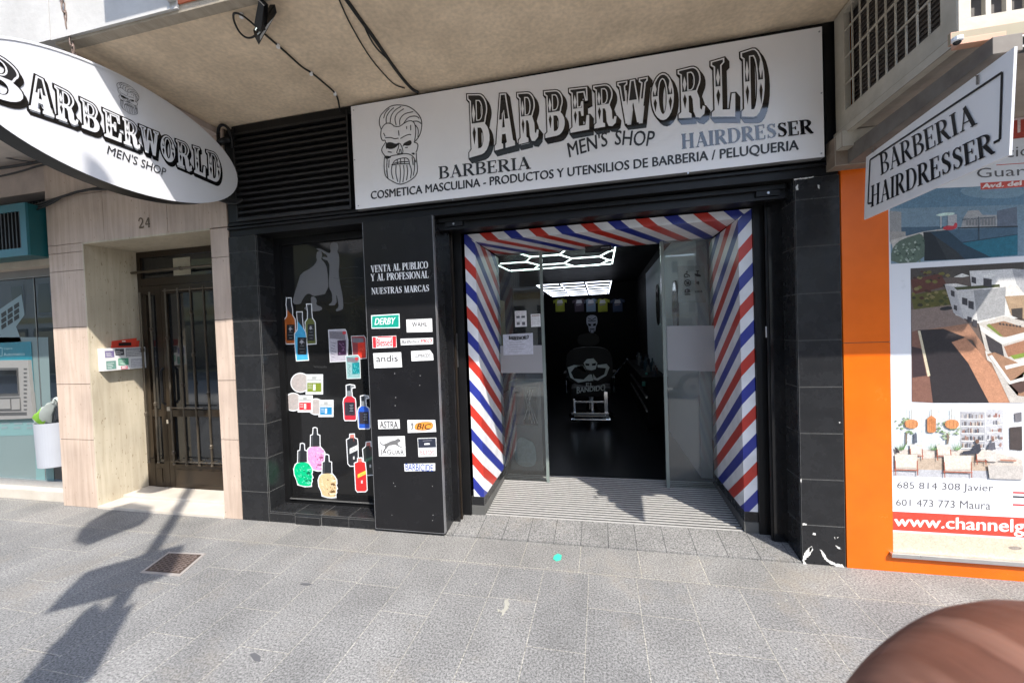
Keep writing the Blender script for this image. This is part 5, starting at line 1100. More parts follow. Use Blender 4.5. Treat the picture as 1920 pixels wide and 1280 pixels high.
for P in ([(530,285),(580,290),(630,272),(690,275)], [(480,370),(520,378),(600,372),(680,365),(735,372)], [(555,410),(600,398),(650,400)], [(560,440),(640,448),(670,430)], [(570,585),(630,592),(690,560)], [(620,130),(670,125),(720,120)]): d.l(smooth(P, 2, False), (52, 52, 54), .0025)
d.l([(452, 52), (735, 28)], (120, 120, 118), .004)
d.done('silhouette_sticker', 'grey silhouette of a barber with a caped client')
def bottle(out, neck_y, sc, body, off, lab, lbl):
    d = Decal(off, sc); d.base(out, 0)
    xs = [p[0] for p in out]; ys = [p[1] for p in out]; x0, x1, y0, y1 = min(xs), max(xs), min(ys), max(ys)
    d.f(out, body)
    up = [p for p in out if p[1] < neck_y]; 
    d.f(up, (44, 46, 50))
    w_ = x1-x0; d.f(R4(x0+w_*.2, y0+(y1-y0)*lbl[0], x1-w_*.12, y0+(y1-y0)*lbl[1]), (34, 36, 40))
    for k in range(5):
        yy = y0+(y1-y0)*(lbl[0]+(lbl[1]-lbl[0])*(k+.6)/5.4); d.l([(x0+w_*(.32 if k % 2 else .4), yy), (x1-w_*(.24 if k % 2 else .32), yy)], (150, 150, 156), .0035)
    d.f([(x0+w_*.5, y0+(y1-y0)*(lbl[0]+.05)), (x0+w_*.66, y0+(y1-y0)*(lbl[0]+.09)), (x0+w_*.5, y0+(y1-y0)*(lbl[0]+.15)), (x0+w_*.36, y0+(y1-y0)*(lbl[0]+.09))], (170, 170, 176))
    d.l([(x0+w_*.13, y0+(y1-y0)*.5), (x0+w_*.14, y0+(y1-y0)*.94)], tuple(min(255, c+60) for c in body), .004)
    d.done('bottle_sticker', lab)
bottle([(82,545),(116,545),(120,600),(128,640),(128,690),(150,725),(157,850),(160,930),(76,932),(66,860),(62,730),(84,700),(84,640),(78,600)], 700, A6, (168, 88, 36), .0008, 'picture of an amber spray bottle', (.58, .93))
bottle([(254,598),(290,598),(293,660),(298,715),(322,750),(330,930),(254,935),(244,820),(242,750),(262,720),(262,660)], 722, A6, (98, 104, 52), .0009, 'picture of an olive green spray bottle', (.50, .92))
bottle([(170,665),(212,665),(216,740),(222,800),(243,840),(255,960),(266,1070),(168,1076),(156,960),(152,850),(176,815),(176,740)], 810, A6, (70, 170, 215), .0022, 'picture of a light blue spray bottle', (.52, .88))
def pack(P, inner, edge, body, cc, lab, off, red=True):
    d = Decal(off, A6); d.base(P, 0, .005); d.f(P, edge); x0, y0 = P[0]; x1 = max(p[0] for p in P); y1 = max(p[1] for p in P)
    d.f([(x0+6, y0+10), (x1-26, y0+14), (x1-20, y0+(y1-y0)*.30), (x0+10, y0+(y1-y0)*.26)], (120, 116, 124)); d.f(inner, body)
    ix0, iy0 = inner[0]; ix1, iy1 = inner[2]; r = random.Random(len(lab))
    for k in range(9): x = r.uniform(ix0+6, ix1-16); y = r.uniform(iy0+6, iy1-12); d.f([(x, y), (x+9, y+3), (x+11, y+13), (x+2, y+9)], cc)
    for k in range(6): yy = y0+(y1-y0)*(.38+.09*k); d.l([(x0+18+(k % 2)*8, yy), (ix0-12-(k % 3)*6, yy+10)], (84, 82, 92), .0035)
    if red: d.f(R4(x1-44, y0+10, x1-16, y0+34), (200, 60, 70))
    d.done('pack_sticker', lab)
pack([(440,818),(580,812),(590,830),(604,900),(600,1080),(455,1088)], [(515,905),(588,900),(590,1030),(518,1034)], (176,172,182), (64,34,64), (150,110,150), 'picture of a grey and purple product pack', .0006)
pack([(636,872),(742,868),(757,890),(762,1055),(652,1065)], [(690,925),(752,920),(756,1050),(692,1054)], (150,60,64), (225,60,45), (240,90,70), 'picture of a red product pack', .0006, False)
pack([(590,1040),(690,1032),(706,1052),(712,1226),(600,1230)], [(642,1098),(704,1092),(708,1190),(644,1194)], (140,178,178), (20,130,138), (90,190,190), 'picture of a teal product pack', .0021)
def jar(cx, cy, r, x0, y0, x1, y1, cc, lab, off):
    d = Decal(off, A7); cir = [(cx+r*math.cos(a*.2618), cy+r*math.sin(a*.2618)) for a in range(24)]; bx_ = R4(x0, y0, x1, y1)
    d.base(cir, 0); d.base(bx_, 0); d.f(cir, (178, 170, 166)); d.f(bx_, (205, 208, 206)); rr_ = random.Random(int(cx))
    for k in range(26):
        a = rr_.uniform(0, 6.28); q = r*math.sqrt(rr_.random())*.86; x, y = cx+q*math.cos(a), cy+q*math.sin(a)
        if x < x0-6: d.f([(x-4, y), (x, y-4), (x+5, y), (x, y+4)], rr_.choice([(196,184,180),(160,150,148),(200,176,172)]))
    h = y1-y0; d.f(R4(x0+8, y0+h*.42, x1-8, y0+h*.9), cc); d.f(R4(x0+(x1-x0)*.42, y0+h*.5, x0+(x1-x0)*.58, y0+h*.84), (225, 230, 220)); d.l([(x0+8, y0+h*.26), (x1-8, y0+h*.26)], (150, 152, 150)); d.f(R4(x0+(x1-x0)*.36, y0+h*.08, x0+(x1-x0)*.62, y0+h*.22), (170, 172, 170))
    for k in range(3): d.l([(x0+14, y0+h*(.52+.1*k)), (x0+(x1-x0)*.36, y0+h*(.52+.1*k))], (235, 235, 230), .003)
    d.done('jar_sticker', lab)
jar(198, 170, 78, 250, 106, 385, 262, (120,136,40), 'picture of an open jar with green label', .0006)
jar(330, 375, 64, 360, 325, 475, 455, (20,130,185), 'picture of an open jar with blue label', .0006)
jar(138, 335, 72, 182, 285, 298, 415, (215,50,60), 'picture of an open jar with red label', .002)
def pump(ox, oy, k, body, lab):
    q = lambda P: [(ox+x*k, oy+y*k) for x, y in P]
    out = q([(28,8),(60,0),(95,8),(98,20),(72,24),(70,50),(74,80),(74,100),(100,120),(104,150),(110,290),(102,302),(16,302),(10,290),(2,150),(8,120),(30,100),(30,60)])
    d = Decal(.0007, A7); d.base(out, 0); d.f(out, body); d.f(q([(28,8),(60,0),(95,8),(98,20),(72,24),(70,50),(74,80),(74,98),(30,98),(30,60)]), (130,134,138)); d.f(q([(30,8),(62,3),(62,50),(34,52)]), (40,44,50)); d.f(q([(12,150),(98,150),(102,262),(14,262)]), (52,46,56)); d.f(q([(46,160),(92,160),(96,230),(48,236)]), (30,32,42))
    for i in range(5): d.l(q([(54+i % 2*6, 172+i*13), (86-i % 2*5, 171+i*13)]), (160,164,176), .0035)
    d.l(q([(8,140),(14,285)]), tuple(min(255, c+50) for c in body), .004); d.done('bottle_sticker', lab)
pump(565, 188, 1.0, (188, 40, 56), 'picture of a red pump bottle'); pump(690, 280, .93, (38, 88, 190), 'picture of a blue pump bottle')
def dropper(ox, oy, body, dark, pale, lab, off):
    q = lambda P: [(ox+x, oy+y) for x, y in P]
    cap = [(60,4),(74,0),(88,6),(92,60),(112,66),(114,160),(36,162),(38,66),(56,60)]
    head = [(38,162),(114,160),(140,188),(156,214),(158,246),(150,256),(162,290),(152,300),(156,322),(148,338),(150,362),(96,366),(36,350),(28,312),(8,270),(2,220),(14,184)]
    d = Decal(off, A7); d.base(q(head), 0); d.base(q(cap), 0); d.f(q(cap), (40, 42, 46)); d.f(q(head), body, 1); r = random.Random(int(ox))
    d.f(q([(104,246),(140,240),(146,262),(118,270)]), dark, 1); d.f(q([(112,222),(150,214),(152,224),(114,232)]), pale, 1); d.f(q([(134,268),(150,286),(140,292)]), dark); d.f(q([(96,312),(146,306),(146,322),(100,328)]), dark, 1); d.f(q([(100,334),(146,330),(146,340),(102,344)]), pale)
    for k in range(34):
        x = r.uniform(74, 146); y = r.uniform(182, 352); d.f(q([(x-6, y), (x, y-5), (x+7, y+1), (x+1, y+5)]), r.choice([dark, pale, body]))
    for k in range(10): x = r.uniform(20, 72); y = r.uniform(190, 300); d.l(q([(x, y), (x+10, y+22)]), pale, .003)
    d.f(q([(46,70),(58,70),(56,158),(44,158)]), (70, 72, 76)); d.done('bottle_sticker', lab)
dropper(250, 556, (226, 150, 196), (150, 84, 124), (245, 200, 224), 'picture of a pink skull shaped dropper bottle', .0006)
dropper(142, 690, (0, 186, 126), (0, 110, 78), (120, 226, 190), 'picture of a green skull shaped dropper bottle', .0021)
dropper(352, 785, (212, 184, 140), (110, 82, 48), (240, 222, 190), 'picture of a golden skull shaped dropper bottle', .0034)
def shampoo(P, body, band, lab, off, bar_):
    d = Decal(off, A7); d.base(P, 0); d.f(P, body); x0, y0, x1, y1 = bar_; d.f([(x0, y0+34), (x1, y0), (x1, y1-34), (x0, y1)], band)
    d.f([P[0], P[1], (P[1][0], P[1][1]+30), (P[0][0], P[0][1]+30)], (196, 120, 110)); d.f([(P[0][0]+26, P[0][1]+30), (P[1][0]-2, P[1][1]+26), (P[1][0], P[1][1]+70)], (170, 66, 62)); d.f([((x0+x1)/2-6, y1+20), ((x0+x1)/2+8, y1+20), ((x0+x1)/2+8, y1+46), ((x0+x1)/2-6, y1+46)], (200, 200, 200)); d.l([(x0+20, (y0+y1)/2+8), (x1-16, (y0+y1)/2-8)], (120, 120, 110), .004); d.done('bottle_sticker', lab)
shampoo([(624,614),(658,612),(660,644),(684,654),(688,700),(692,870),(684,880),(624,880),(608,862),(596,660),(622,646)], (40,42,46), (214,216,214), 'picture of a black bottle with white band', .0006, (620, 700, 690, 780))
shampoo([(764,682),(798,678),(800,716),(818,722),(832,770),(842,955),(770,958),(748,900),(734,740),(762,716)], (44,48,46), (70,110,90), 'picture of a black bottle with dark green band at the window edge', .0006, (758, 790, 834, 850))
shampoo([(692,818),(724,816),(726,846),(752,854),(762,940),(768,1085),(756,1098),(688,1100),(676,1085),(664,860),(692,848)], (206,44,44), (228,206,70), 'picture of a red bottle with yellow band', .0022, (690, 920, 760, 985))
d = Decal(.0005, A7)
for k in range(9): d.l([(312+k*13, 22+(k*7) % 12), (320+k*13, 38+(k*5) % 9)], (84, 84, 84), .003)
d.done('scratches', 'faint scratches on the black film')
# ------------------------------------------------------------------ notices on the doors
def notice(P, lab, rows, parent=dl, cc=(226, 226, 226), imgs=(), Y=.9435):
    b = MB(); pl = front(Y); b.ink(pl, [fy(x, y, Y) for x, y in P], ink(*cc)); q = [fy(x, y, Y) for x, y in P]
    def m_(a, c): lo = Vector(q[3]).lerp(Vector(q[2]), a); hi = Vector(q[0]).lerp(Vector(q[1]), a); return tuple(lo.lerp(hi, c))
    rn = random.Random(rows)
    for k in range(rows): y = .9-.82*k/rows; b.ribbon(pl, [m_(.1, y), m_(.55+rn.random()*.35, y)], ink(140, 140, 145), w=.003)
    for (a0, c0, a1, c1, col) in imgs: b.ink(pl, [m_(a0, c0), m_(a1, c0), m_(a1, c1), m_(a0, c1)], ink(*col))
    return b, m_, pl
b, m_, pl = notice([(965,583),(987,582),(988,612),(966,613)], '', 6, imgs=[(.12,.55,.42,.68,(70,72,80)),(.55,.55,.86,.68,(70,72,80)),(.14,.12,.4,.3,(110,110,110)),(.6,.1,.86,.3,(90,90,96))]); b.build('notice', dl, 'white notice with four small pictures')
b, m_, pl = notice([(995,589),(1013,588),(1014,612),(996,613)], '', 5, imgs=[(.1,.84,.9,.92,(150,120,110))]); b.build('notice', dl, 'smaller white notice near the door edge')
b, m_, pl = notice([(943,627),(999,624),(1000,664),(944,666)], '', 1, cc=(196, 198, 208)); text(b, pl, 'BARBERWORLD', 0, 0, 1, 1, M_INK, .0004, warp=lambda a, c: m_(.2+.66*a, .70+.17*c+.05*(2*a-1)**2), bold=.03)
for k in range(5): b.ribbon(pl, [m_(.2, .6-.11*k), m_(.62+.1*(k % 2), .6-.11*k)], ink(140, 140, 150), w=.004)
b.build('notice', dl, 'large white notice with the shop name')
b = MB(); Y = .9525; pl = front(Y); S8 = (900, 440, .359375)
def q8(P): return [fy(900+x*.359375, 440+y*.359375, Y) for x, y in P]
def L8(P, w): b.ribbon(pl, q8(P), M_INK, .012, w=w)
def D8(P): b.ink(pl, q8(P), M_INK, .012)
D8([(1078+4*math.cos(a*.7), 194+4*math.sin(a*.7)) for a in range(9)]); L8([(1078,200),(1079,210),(1088,210),(1092,220)], .008); L8([(1075+11*math.cos(a*.5), 214+9*math.sin(a*.5)) for a in range(1, 11)], .006)
D8([(1118,204),(1138,206),(1152,212),(1148,220),(1130,218),(1120,212)]); L8([(1134,206),(1134,190)], .007); D8([(1126,188),(1142,188),(1142,192),(1126,192)])
L8([(1082+16*math.cos(a*.35), 252+16*math.sin(a*.35)) for a in range(19)], .006); L8([(1071,241),(1093,263)], .006); D8([(1074,256),(1080,246),(1088,244),(1092,254),(1084,262)])
for r in (6, 11, 16): L8([(1124+r*math.cos(a*.25-.6), 252+r*math.sin(a*.25-.6)) for a in range(6)], .006)
D8([(1066,288),(1082,282),(1094,288),(1096,300),(1082,304),(1068,302)]); b.ink(pl, q8([(1072,290),(1080,287),(1080,299),(1072,299)]), ink(120,120,120), .0125); D8([(1068,309),(1096,308),(1096,314),(1068,315)])
a_ = q8([(1120, 302)])[0]; c_ = q8([(1157, 291)])[0]; text(b, pl, 'VISA', a_[0], a_[1], c_[0], c_[1], M_INK, .013, shear=.2, bold=.04)
b.build('symbol', dr, 'six black facility and payment symbols')
b = MB(); a = fy(1347, 500, .93); b.box(a[0]-.017, a[0]+.017, .925, .945, a[1]-.06, a[1]+.0, M_BLACK); b.tube([(a[0], .935, a[1]), (a[0]-.002, .935, 2.33)], .004, M_BLACK, 6); tag(b.build('door_switch', bevel=.003), 'black switch hanging by the right glass door', 'switch')
b = MB(); a = fy(1097, 458, .93); c_ = fy(1146, 466, .93); b.box(a[0], c_[0], .90, .945, 2.262, 2.318, M_VINYL); b.flat(front(.8995), rect(c_[0]-.09, 2.288, c_[0]-.03, 2.295), ink(150, 150, 150)); b.ink(front(.8995), arc(c_[0]-.022, 2.292, .006, .006, 0, 330, 8), ink(160, 160, 160)); tag(b.build('door_sensor', bevel=.003), 'small black motion sensor above the glass doors', 'sensor')

# ================================================================== things inside the dark shop
LED = mat('led_tube', (.9, .95, .95), .4, emit=(.80, 1.0, .96), es=1.4); LED2 = mat('led_tube_blue', (.9, .92, 1), .4, emit=(.78, .84, 1.0), es=1.4)
hx = thing('hexagon_lamp', (-.68, 3.1, 2.62), 'large white hexagon pattern lamp on the ceiling near the door', 'ceiling lamp', 'honeycomb ceiling lamps')
def tube(p, q, mt, par, r=.0085): b = MB(); b.tube([p, q], r, mt, 6); b.build('led_tube', par)
X0, X1, Y0, Y1, ZL = -1.58, .22, 2.35, 3.85, 2.60
rows = 5; L_, e = .40, .14; Pp = 2*(L_+e)
for k in range(rows):
    y = Y0+(Y1-Y0)*k/(rows-1)
    for m_i in range(-1, 3):
        x = X0+.12+m_i*Pp+(k % 2)*Pp/2; xa, xb = max(x, X0), min(x+L_, X1)
        if xb-xa > .05: tube((xa, y, ZL), (xb, y, ZL), LED, hx)
        if k < rows-1:
            y2 = Y0+(Y1-Y0)*(k+1)/(rows-1)
            for (xs_, xe) in ((x+L_, x+L_+e), (x, x-e)):
                if X0 <= min(xs_, xe) and max(xs_, xe) <= X1: tube((xs_, y, ZL), (xe, y2, ZL), LED, hx)
for p, q in (((X0, Y0), (X1, Y0)), ((X1, Y0), (X1, Y1)), ((X1, Y1), (X0+.1, Y1)), ((X0+.1, Y1), (X0, Y0))):
    for t in range(3):
        a = Vector((*p, ZL)).lerp(Vector((*q, ZL)), t/3+.01); c_ = Vector((*p, ZL)).lerp(Vector((*q, ZL)), (t+1)/3-.01); tube(a, c_, LED, hx)
l2 = thing('hexagon_lamp', (-.48, 6.3, 2.45), 'further bluish white lamp of close parallel tubes deep in the shop', 'ceiling lamp', 'honeycomb ceiling lamps')
for k in range(6):
    y = 4.95+k*.53
    for j in range(3): tube((-1.18+j*.48, y, 2.45), (-.76+j*.48, y, 2.45), LED2, l2, .0095)
    if k < 5:
        for x in (-1.19, -.72, -.24, .23): tube((x, y, 2.45), (x, y+.53, 2.45), LED2, l2, .0095)
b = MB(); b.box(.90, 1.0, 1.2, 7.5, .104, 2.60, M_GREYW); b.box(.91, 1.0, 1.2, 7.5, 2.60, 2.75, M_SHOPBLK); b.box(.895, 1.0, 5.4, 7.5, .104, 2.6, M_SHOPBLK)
b.build('side_wall', shop)
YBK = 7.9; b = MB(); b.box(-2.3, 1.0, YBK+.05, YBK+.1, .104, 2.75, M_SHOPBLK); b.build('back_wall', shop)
for i, (px, cc, lab) in enumerate(((1050, (132, 140, 40), 'yellow green'), (1086, (60, 50, 62), 'dark pink printed'), (1108, (110, 130, 150), 'pale blue round printed'), (1130, (140, 146, 44), 'olive yellow'), (1158, (50, 64, 90), 'dark blue'))):
    c_ = fy(px, 572, YBK-.02); b = MB(); w_, h_ = .15, .17; x, z = c_
    b.prism(front(YBK-.03), [(x-w_*.8, z-h_), (x+w_*.8, z-h_), (x+w_*.8, z+h_*.5), (x+w_*1.15, z+h_*.3), (x+w_*1.2, z+h_*.75), (x+w_*.4, z+h_), (x, z+h_*.86), (x-w_*.4, z+h_), (x-w_*1.2, z+h_*.75), (x-w_*1.15, z+h_*.3), (x-w_*.8, z+h_*.5)], None, -.03, 0, mat('shirt_%d' % i, srgb(*cc), .8, emit=None))
    b.ink(front(YBK-.031), [(x-w_*.55, z+h_*.25), (x+w_*.55, z+h_*.3), (x+w_*.4, z+h_*.8), (x-w_*.4, z+h_*.8)], ink(180, 180, 186)); b.ribbon(front(YBK-.031), [(x-w_*.5, z), (x+w_*.4, z+h_*.12)], ink(120, 110, 120), w=.03)
    tag(b.build('shirt'), lab+' shirt hung high on the back wall of the shop', 'shirt', 'shirts on the back wall')
b = MB(); c_ = fy(1110, 607, YBK-.02); pl = front(YBK); EMB = mat('emblem_grey', (.34, .37, .44), .6)
x, z = c_; k_ = .17
b.prism(pl, [(x+u*k_, z+v*k_) for u, v in smooth([(-.75,1.2),(0,1.4),(.75,1.2),(.85,.5),(.8,0),(.55,-.4),(.5,-1.2),(0,-1.45),(-.5,-1.2),(-.55,-.4),(-.8,0),(-.85,.5)], 1)], None, 0, .03, EMB)
for P in ([(-.6,.1),(-.1,-.05),(-.2,-.35),(-.55,-.3)], [(.6,.1),(.1,-.05),(.2,-.35),(.55,-.3)], [(-.35,-.75),(.35,-.75),(.35,-.9),(-.35,-.9)]): b.ink(pl, [(x+u*k_, z+v*k_) for u, v in P], M_SHOPBLK, .031)
for P in ([(-.6,.9),(0,.6),(.6,.95)], [(-.3,-1.3),(-.25,-1.0)], [(.3,-1.3),(.25,-1.0)], [(-.6,.5),(0,.4),(.6,.5)]): b.ribbon(pl, [(x+u*k_, z+v*k_) for u, v in P], M_SHOPBLK, .031, w=.02)
tag(b.build('skull_emblem'), 'grey bearded skull cut-out on the back wall', 'wall emblem')
# barber chair
bc = thing('barber_chair', (-.19, 3.95, .104), 'black barber chair with skull and BANDIDO print and chrome base', 'barber chair')
LEA = mat('black_leather', (.004, .004, .0045), .45, spec=.2, bump=.1, bscale=200); YC = 3.62
b = MB(); b.lathe((-.18, 3.95, .104), [(0, 0), (.34, 0), (.34, .02), (.30, .045), (.09, .06), (.085, .12), (0, .12)], M_CHROME, 28); b.lathe((-.18, 3.95, .22), [(.085, 0), (.07, .10), (.07, .20), (0, .20)], M_CHROME, 16); b.build('base', bc, sm=False)
b = MB(); b.box(-.46, .10, 3.68, 4.22, .44, .58, LEA); b.build('seat', bc, bevel=.03)
b = MB(); b.prism(front(YC), smooth([(-.50,.62),(-.52,1.0),(-.46,1.16),(-.19,1.20),(.08,1.16),(.14,1.0),(.12,.62)], 2), None, -.10, 0, LEA); b.build('backrest', bc, bevel=.01)
b = MB(); b.prism(front(YC-.02), smooth([(-.34,1.21),(-.34,1.36),(-.19,1.40),(-.04,1.36),(-.04,1.21)], 2), None, -.08, 0, LEA); b.build('headrest', bc, bevel=.01)
b = MB(); pl = front(YC-.002); PR = mat('pale_print', (.55, .59, .59), .6, var=.2, scale=40); c_ = (-.19, .99)
def cpt(P): return [fy(900+x*.359375, 440+y*.359375, YC) for x, y in P]
for P in ([(545,690),(560,672),(590,668),(608,690),(600,720),(582,726),(558,722)],): b.ink(pl, cpt(P), PR)
for P in ([(552,692),(572,694),(570,704),(554,702)], [(582,694),(602,690),(600,702),(584,704)]): b.ink(pl, cpt(P), LEA)
for P in ([(470,712),(500,700),(545,704),(560,735),(540,700),(505,710),(486,735),(500,765),(545,770),(570,745),(572,775),(520,785),(484,760)], [(608,700),(650,695),(664,712),(650,750),(610,775),(590,770),(588,742),(605,765),(640,745),(648,715),(610,712)]): b.ink(pl, cpt(P), PR)
b.ink(pl, cpt([(572,745),(582,745),(590,775),(566,778)]), PR); text(b, pl, 'EL', 0, 0, 1, 1, PR, .0005, warp=lambda a, q: cpt([(556+36*a, 802-16*q)])[0]); text(b, pl, 'BANDIDO', 0, 0, 1, 1, PR, .0005, bold=.03, warp=lambda a, q: cpt([(514+130*a, 838-(34-12*math.sin(math.pi*a))*q-4*math.sin(math.pi*a)-14*a)])[0])
b.build('printed_skull', bc)
for s in (-1, 1):
    b = MB(); x = -.19+s*.34; b.tube(smooth([(x, 3.75, .50), (x, 3.74, .72), (x, 3.80, .76), (x, 4.15, .76), (x, 4.2, .5)], 2, False), .016, M_CHROME, 8); b.box(x-.035, x+.035, 3.76, 4.14, .765, .80, LEA); b.build('armrest', bc)
b = MB(); b.box(-.44, .06, 3.36, 3.40, .24, .27, M_CHROME); b.box(-.42, -.0, 3.42, 3.46, .40, .425, M_CHROME); b.box(-.42, -.39, 3.40, 3.68, .24, .46, M_CHROME); b.box(.0, .05, 3.40, 3.68, .24, .56, M_CHROME); b.box(-.40, .02, 3.30, 3.42, .215, .238, M_BLACK); b.tube([(-.44, 3.38, .17), (.08, 3.38, .17)], .022, M_CHROME, 10); b.build('footrest', bc, bevel=.004)
b = MB(); b.tube([(.12, 3.75, .72), (.22, 3.70, .86), (.33, 3.62, 1.0)], .014, M_CHROME, 8); b.build('lever', bc)
bc.scale = (1.13, 1.05, 1.08)
# counter, mirrors, dryer, cabinet
ct = thing('work_counter', (.7, 4.2, .1), 'black work counter along the right wall crowded with bottles', 'counter')
b = MB(); b.box(.55, .895, 3.0, 6.2, .80, .86, M_SHOPBLK); b.box(.62, .895, 3.0, 6.2, .104, .80, M_SHOPBLK); b.box(.60, .62, 3.05, 6.1, .55, .58, M_STEEL); b.box(.60, .62, 3.05, 6.1, .36, .39, M_STEEL); b.build('cabinet', ct)
rr3 = random.Random(9)
for k in range(14):
    y = 3.1+k*.17+rr3.uniform(-.04, .04); x = .66+rr3.uniform(0, .18); h = rr3.uniform(.10, .24); r = rr3.uniform(.018, .035)
    b = MB(); cc = rr3.choice([(40, 46, 60), (70, 74, 80), (30, 60, 80), (90, 60, 50), (110, 112, 116)]); b.lathe((x, y, .86), [(0, 0), (r, 0), (r, h*.65), (r*.4, h*.78), (r*.4, h), (0, h)], ink(*cc), 10); tag(b.build('bottle', sm=False), 'small bottle standing on the black counter inside', 'bottle', 'bottles on the black counter')
for y, z, lab in ((3.75, 1.9, 'tall dark oval mirror on the grey side wall, left of the right glass door'), (2.25, 1.78, 'dark oval mirror seen through the right glass door')):
    t = thing('mirror', (.89, y, z-.3), lab, 'mirror'); pl = Plane((.893, 0, 0), (0, 1, 0), (0, 0, 1), (-1, 0, 0)); o = arc(y, z, .13 if y > 3 else .16, .30, 0, 350, 35)
    b = MB(); b.prism(pl, offset(o, .02), None, 0, .015, M_BLACK); b.build('frame', t); b = MB(); b.prism(pl, o, None, .0155, .017, mat('mirror_face', (.05, .04, .035), .08, metal=.3)); b.build('face', t)
b = MB(); q = fy(1212, 715, 3.3); TQ = mat('turquoise_plastic', (.16, .52, .46), .4); b.tube([(q[0], 3.3, q[1]+.13), (q[0]+.01, 3.3, q[1]+.01)], [.016, .024], TQ, 8); b.tube([(q[0]-.06, 3.3, q[1]-.02), (q[0]+.10, 3.3, q[1]-.03)], [.05, .035], TQ, 10); tag(b.build('hair_dryer', sm=False), 'turquoise hair dryer hanging below the counter', 'hair dryer')
cb = thing('display_cabinet', (-.78, 1.35, .1), 'pale cabinet with dark framed front behind the left glass door', 'cabinet')
b = MB(); PALE = mat('pale_cabinet', (.16, .165, .16), .5, var=.1); b.box(-.96, -.62, 1.22, 1.5, .104, 1.03, PALE); b.build('carcass', cb, bevel=.004)
b = MB(); b.box(-.93, -.66, 1.212, 1.22, .58, .985, M_DARKGLASS); 
for k in range(3): b.tube([(-.80+k*.04, 1.21, .97-k*.1), (-.72+k*.03, 1.21, .60)], .002, M_ALU, 5); b.tube([(-.70-k*.03, 1.21, .95), (-.80+k*.05, 1.21, .64)], .002, M_ALU, 5)
b.build('dark_panel', cb)
b = MB(); b.prism(front(1.205), smooth([(-.90,.16),(-.92,.30),(-.88,.44),(-.82,.46),(-.76,.42),(-.70,.40),(-.68,.20),(-.74,.14)], 2), None, -.01, 0, mat('pale_sticker', (.30, .36, .36), .5, var=.3, scale=30)); b.build('round_label', cb)
pn = MB(); pn.box(-1.35, -1.33, 2.2, 2.75, 1.2, 2.0, mat('yellow_panel', (.30, .24, .10), .6)); tag(pn.build('wall_picture'), 'dull yellow picture on the left wall seen through the door', 'picture')
# ================================================================== on the pavement
cv = thing('drain_cover', (-3.0, -.66, 0), 'rusty patterned metal cover set in the pavement under the sign shadow', 'cover')
P = [gz(262, 1074), gz(316, 1035), gz(386, 1038), gz(338, 1080)]
gp = Plane((0, 0, 0), (1, 0, 0), (0, 1, 0), (0, 0, 1))
b = MB(); b.prism(gp, P, None, 0.0, .005, mat('pale_steel_frame', (.46, .42, .39), .5, metal=.4)); b.build('frame', cv)
M_RUST = mat('cover_iron', (.115, .085, .07), .6, metal=.4, var=.4, scale=30)
b = MB(); b.prism(gp, offset(P, -.02), None, 0.0, .0062, M_RUST)
A_, B_, C_, D_ = [Vector(p) for p in offset(P, -.035)]
for i in range(11):
    for j in range(9):
        u, v = (i+.5)/11, (j+.5)/9; p = A_.lerp(B_, u).lerp(D_.lerp(C_, u), v); s = .016; a = .8 if (i+j) % 2 else -.8
        dx_, dy_ = math.cos(a)*s, math.sin(a)*s
        b.prism(gp, [(p.x-dx_-dy_*.25, p.y-dy_+dx_*.25), (p.x+dx_-dy_*.25, p.y+dy_+dx_*.25), (p.x+dx_+dy_*.25, p.y+dy_-dx_*.25), (p.x-dx_+dy_*.25, p.y-dy_-dx_*.25)], None, .0062, .0095, mat('cover_stud', (.24, .19, .17), .45, metal=.5) if (i, j) == (0, 0) else b.mats[-1])
b.build('plate', cv)
b = MB(); b.prism(gp, [gz(1039, 1042), gz(1046, 1038), gz(1053, 1041), gz(1052, 1049), gz(1043, 1052), gz(1037, 1048)], None, .001, .004, mat('turquoise_litter', (.05, .55, .36), .5)); tag(b.build('paper_scrap'), 'small turquoise scrap lying on the paving before the doorway', 'litter')
b = MB(); b.prism(gp, [gz(468, 1226), gz(478, 1223), (gz(489, 1230)), gz(488, 1240), gz(476, 1238)], None, .0005, .002, mat('dark_gum', (.10, .10, .105), .6)); b.prism(gp, smooth([gz(560, 1094), gz(572, 1092), gz(588, 1095), gz(575, 1098)], 1), None, .0005, .002, b.mats[0]); st_ = b.build('gum_spot'); tag(st_, 'dark flattened gum spots on the granite paving', 'gum spots')
b = MB(); ME = mat('dried_cement', (.34, .33, .28), .9, bump=.3); b.prism(gp, ragged([gz(953, 1119), gz(955, 1128), gz(951, 1140), gz(944, 1153), gz(938, 1160), gz(940, 1146), gz(946, 1130)], .5, .012), None, .0005, .003, ME); b.prism(gp, [gz(932, 1141), gz(938, 1143), gz(934, 1148)], None, .0005, .003, ME)
rr4 = random.Random(4)
for k in range(26):
    x, y = rr4.uniform(-4.5, 1.4), rr4.uniform(-1.6, -.15); s = rr4.uniform(.003, .008); b.prism(gp, [(x-s, y), (x, y-s*.8), (x+s*1.2, y+s*.2), (x+.2*s, y+s)], None, .0005, .002, ME)
tag(b.build('cement_crumb'), 'dried pale cement crumbs spilled over the paving', 'crumbs', kind='stuff')

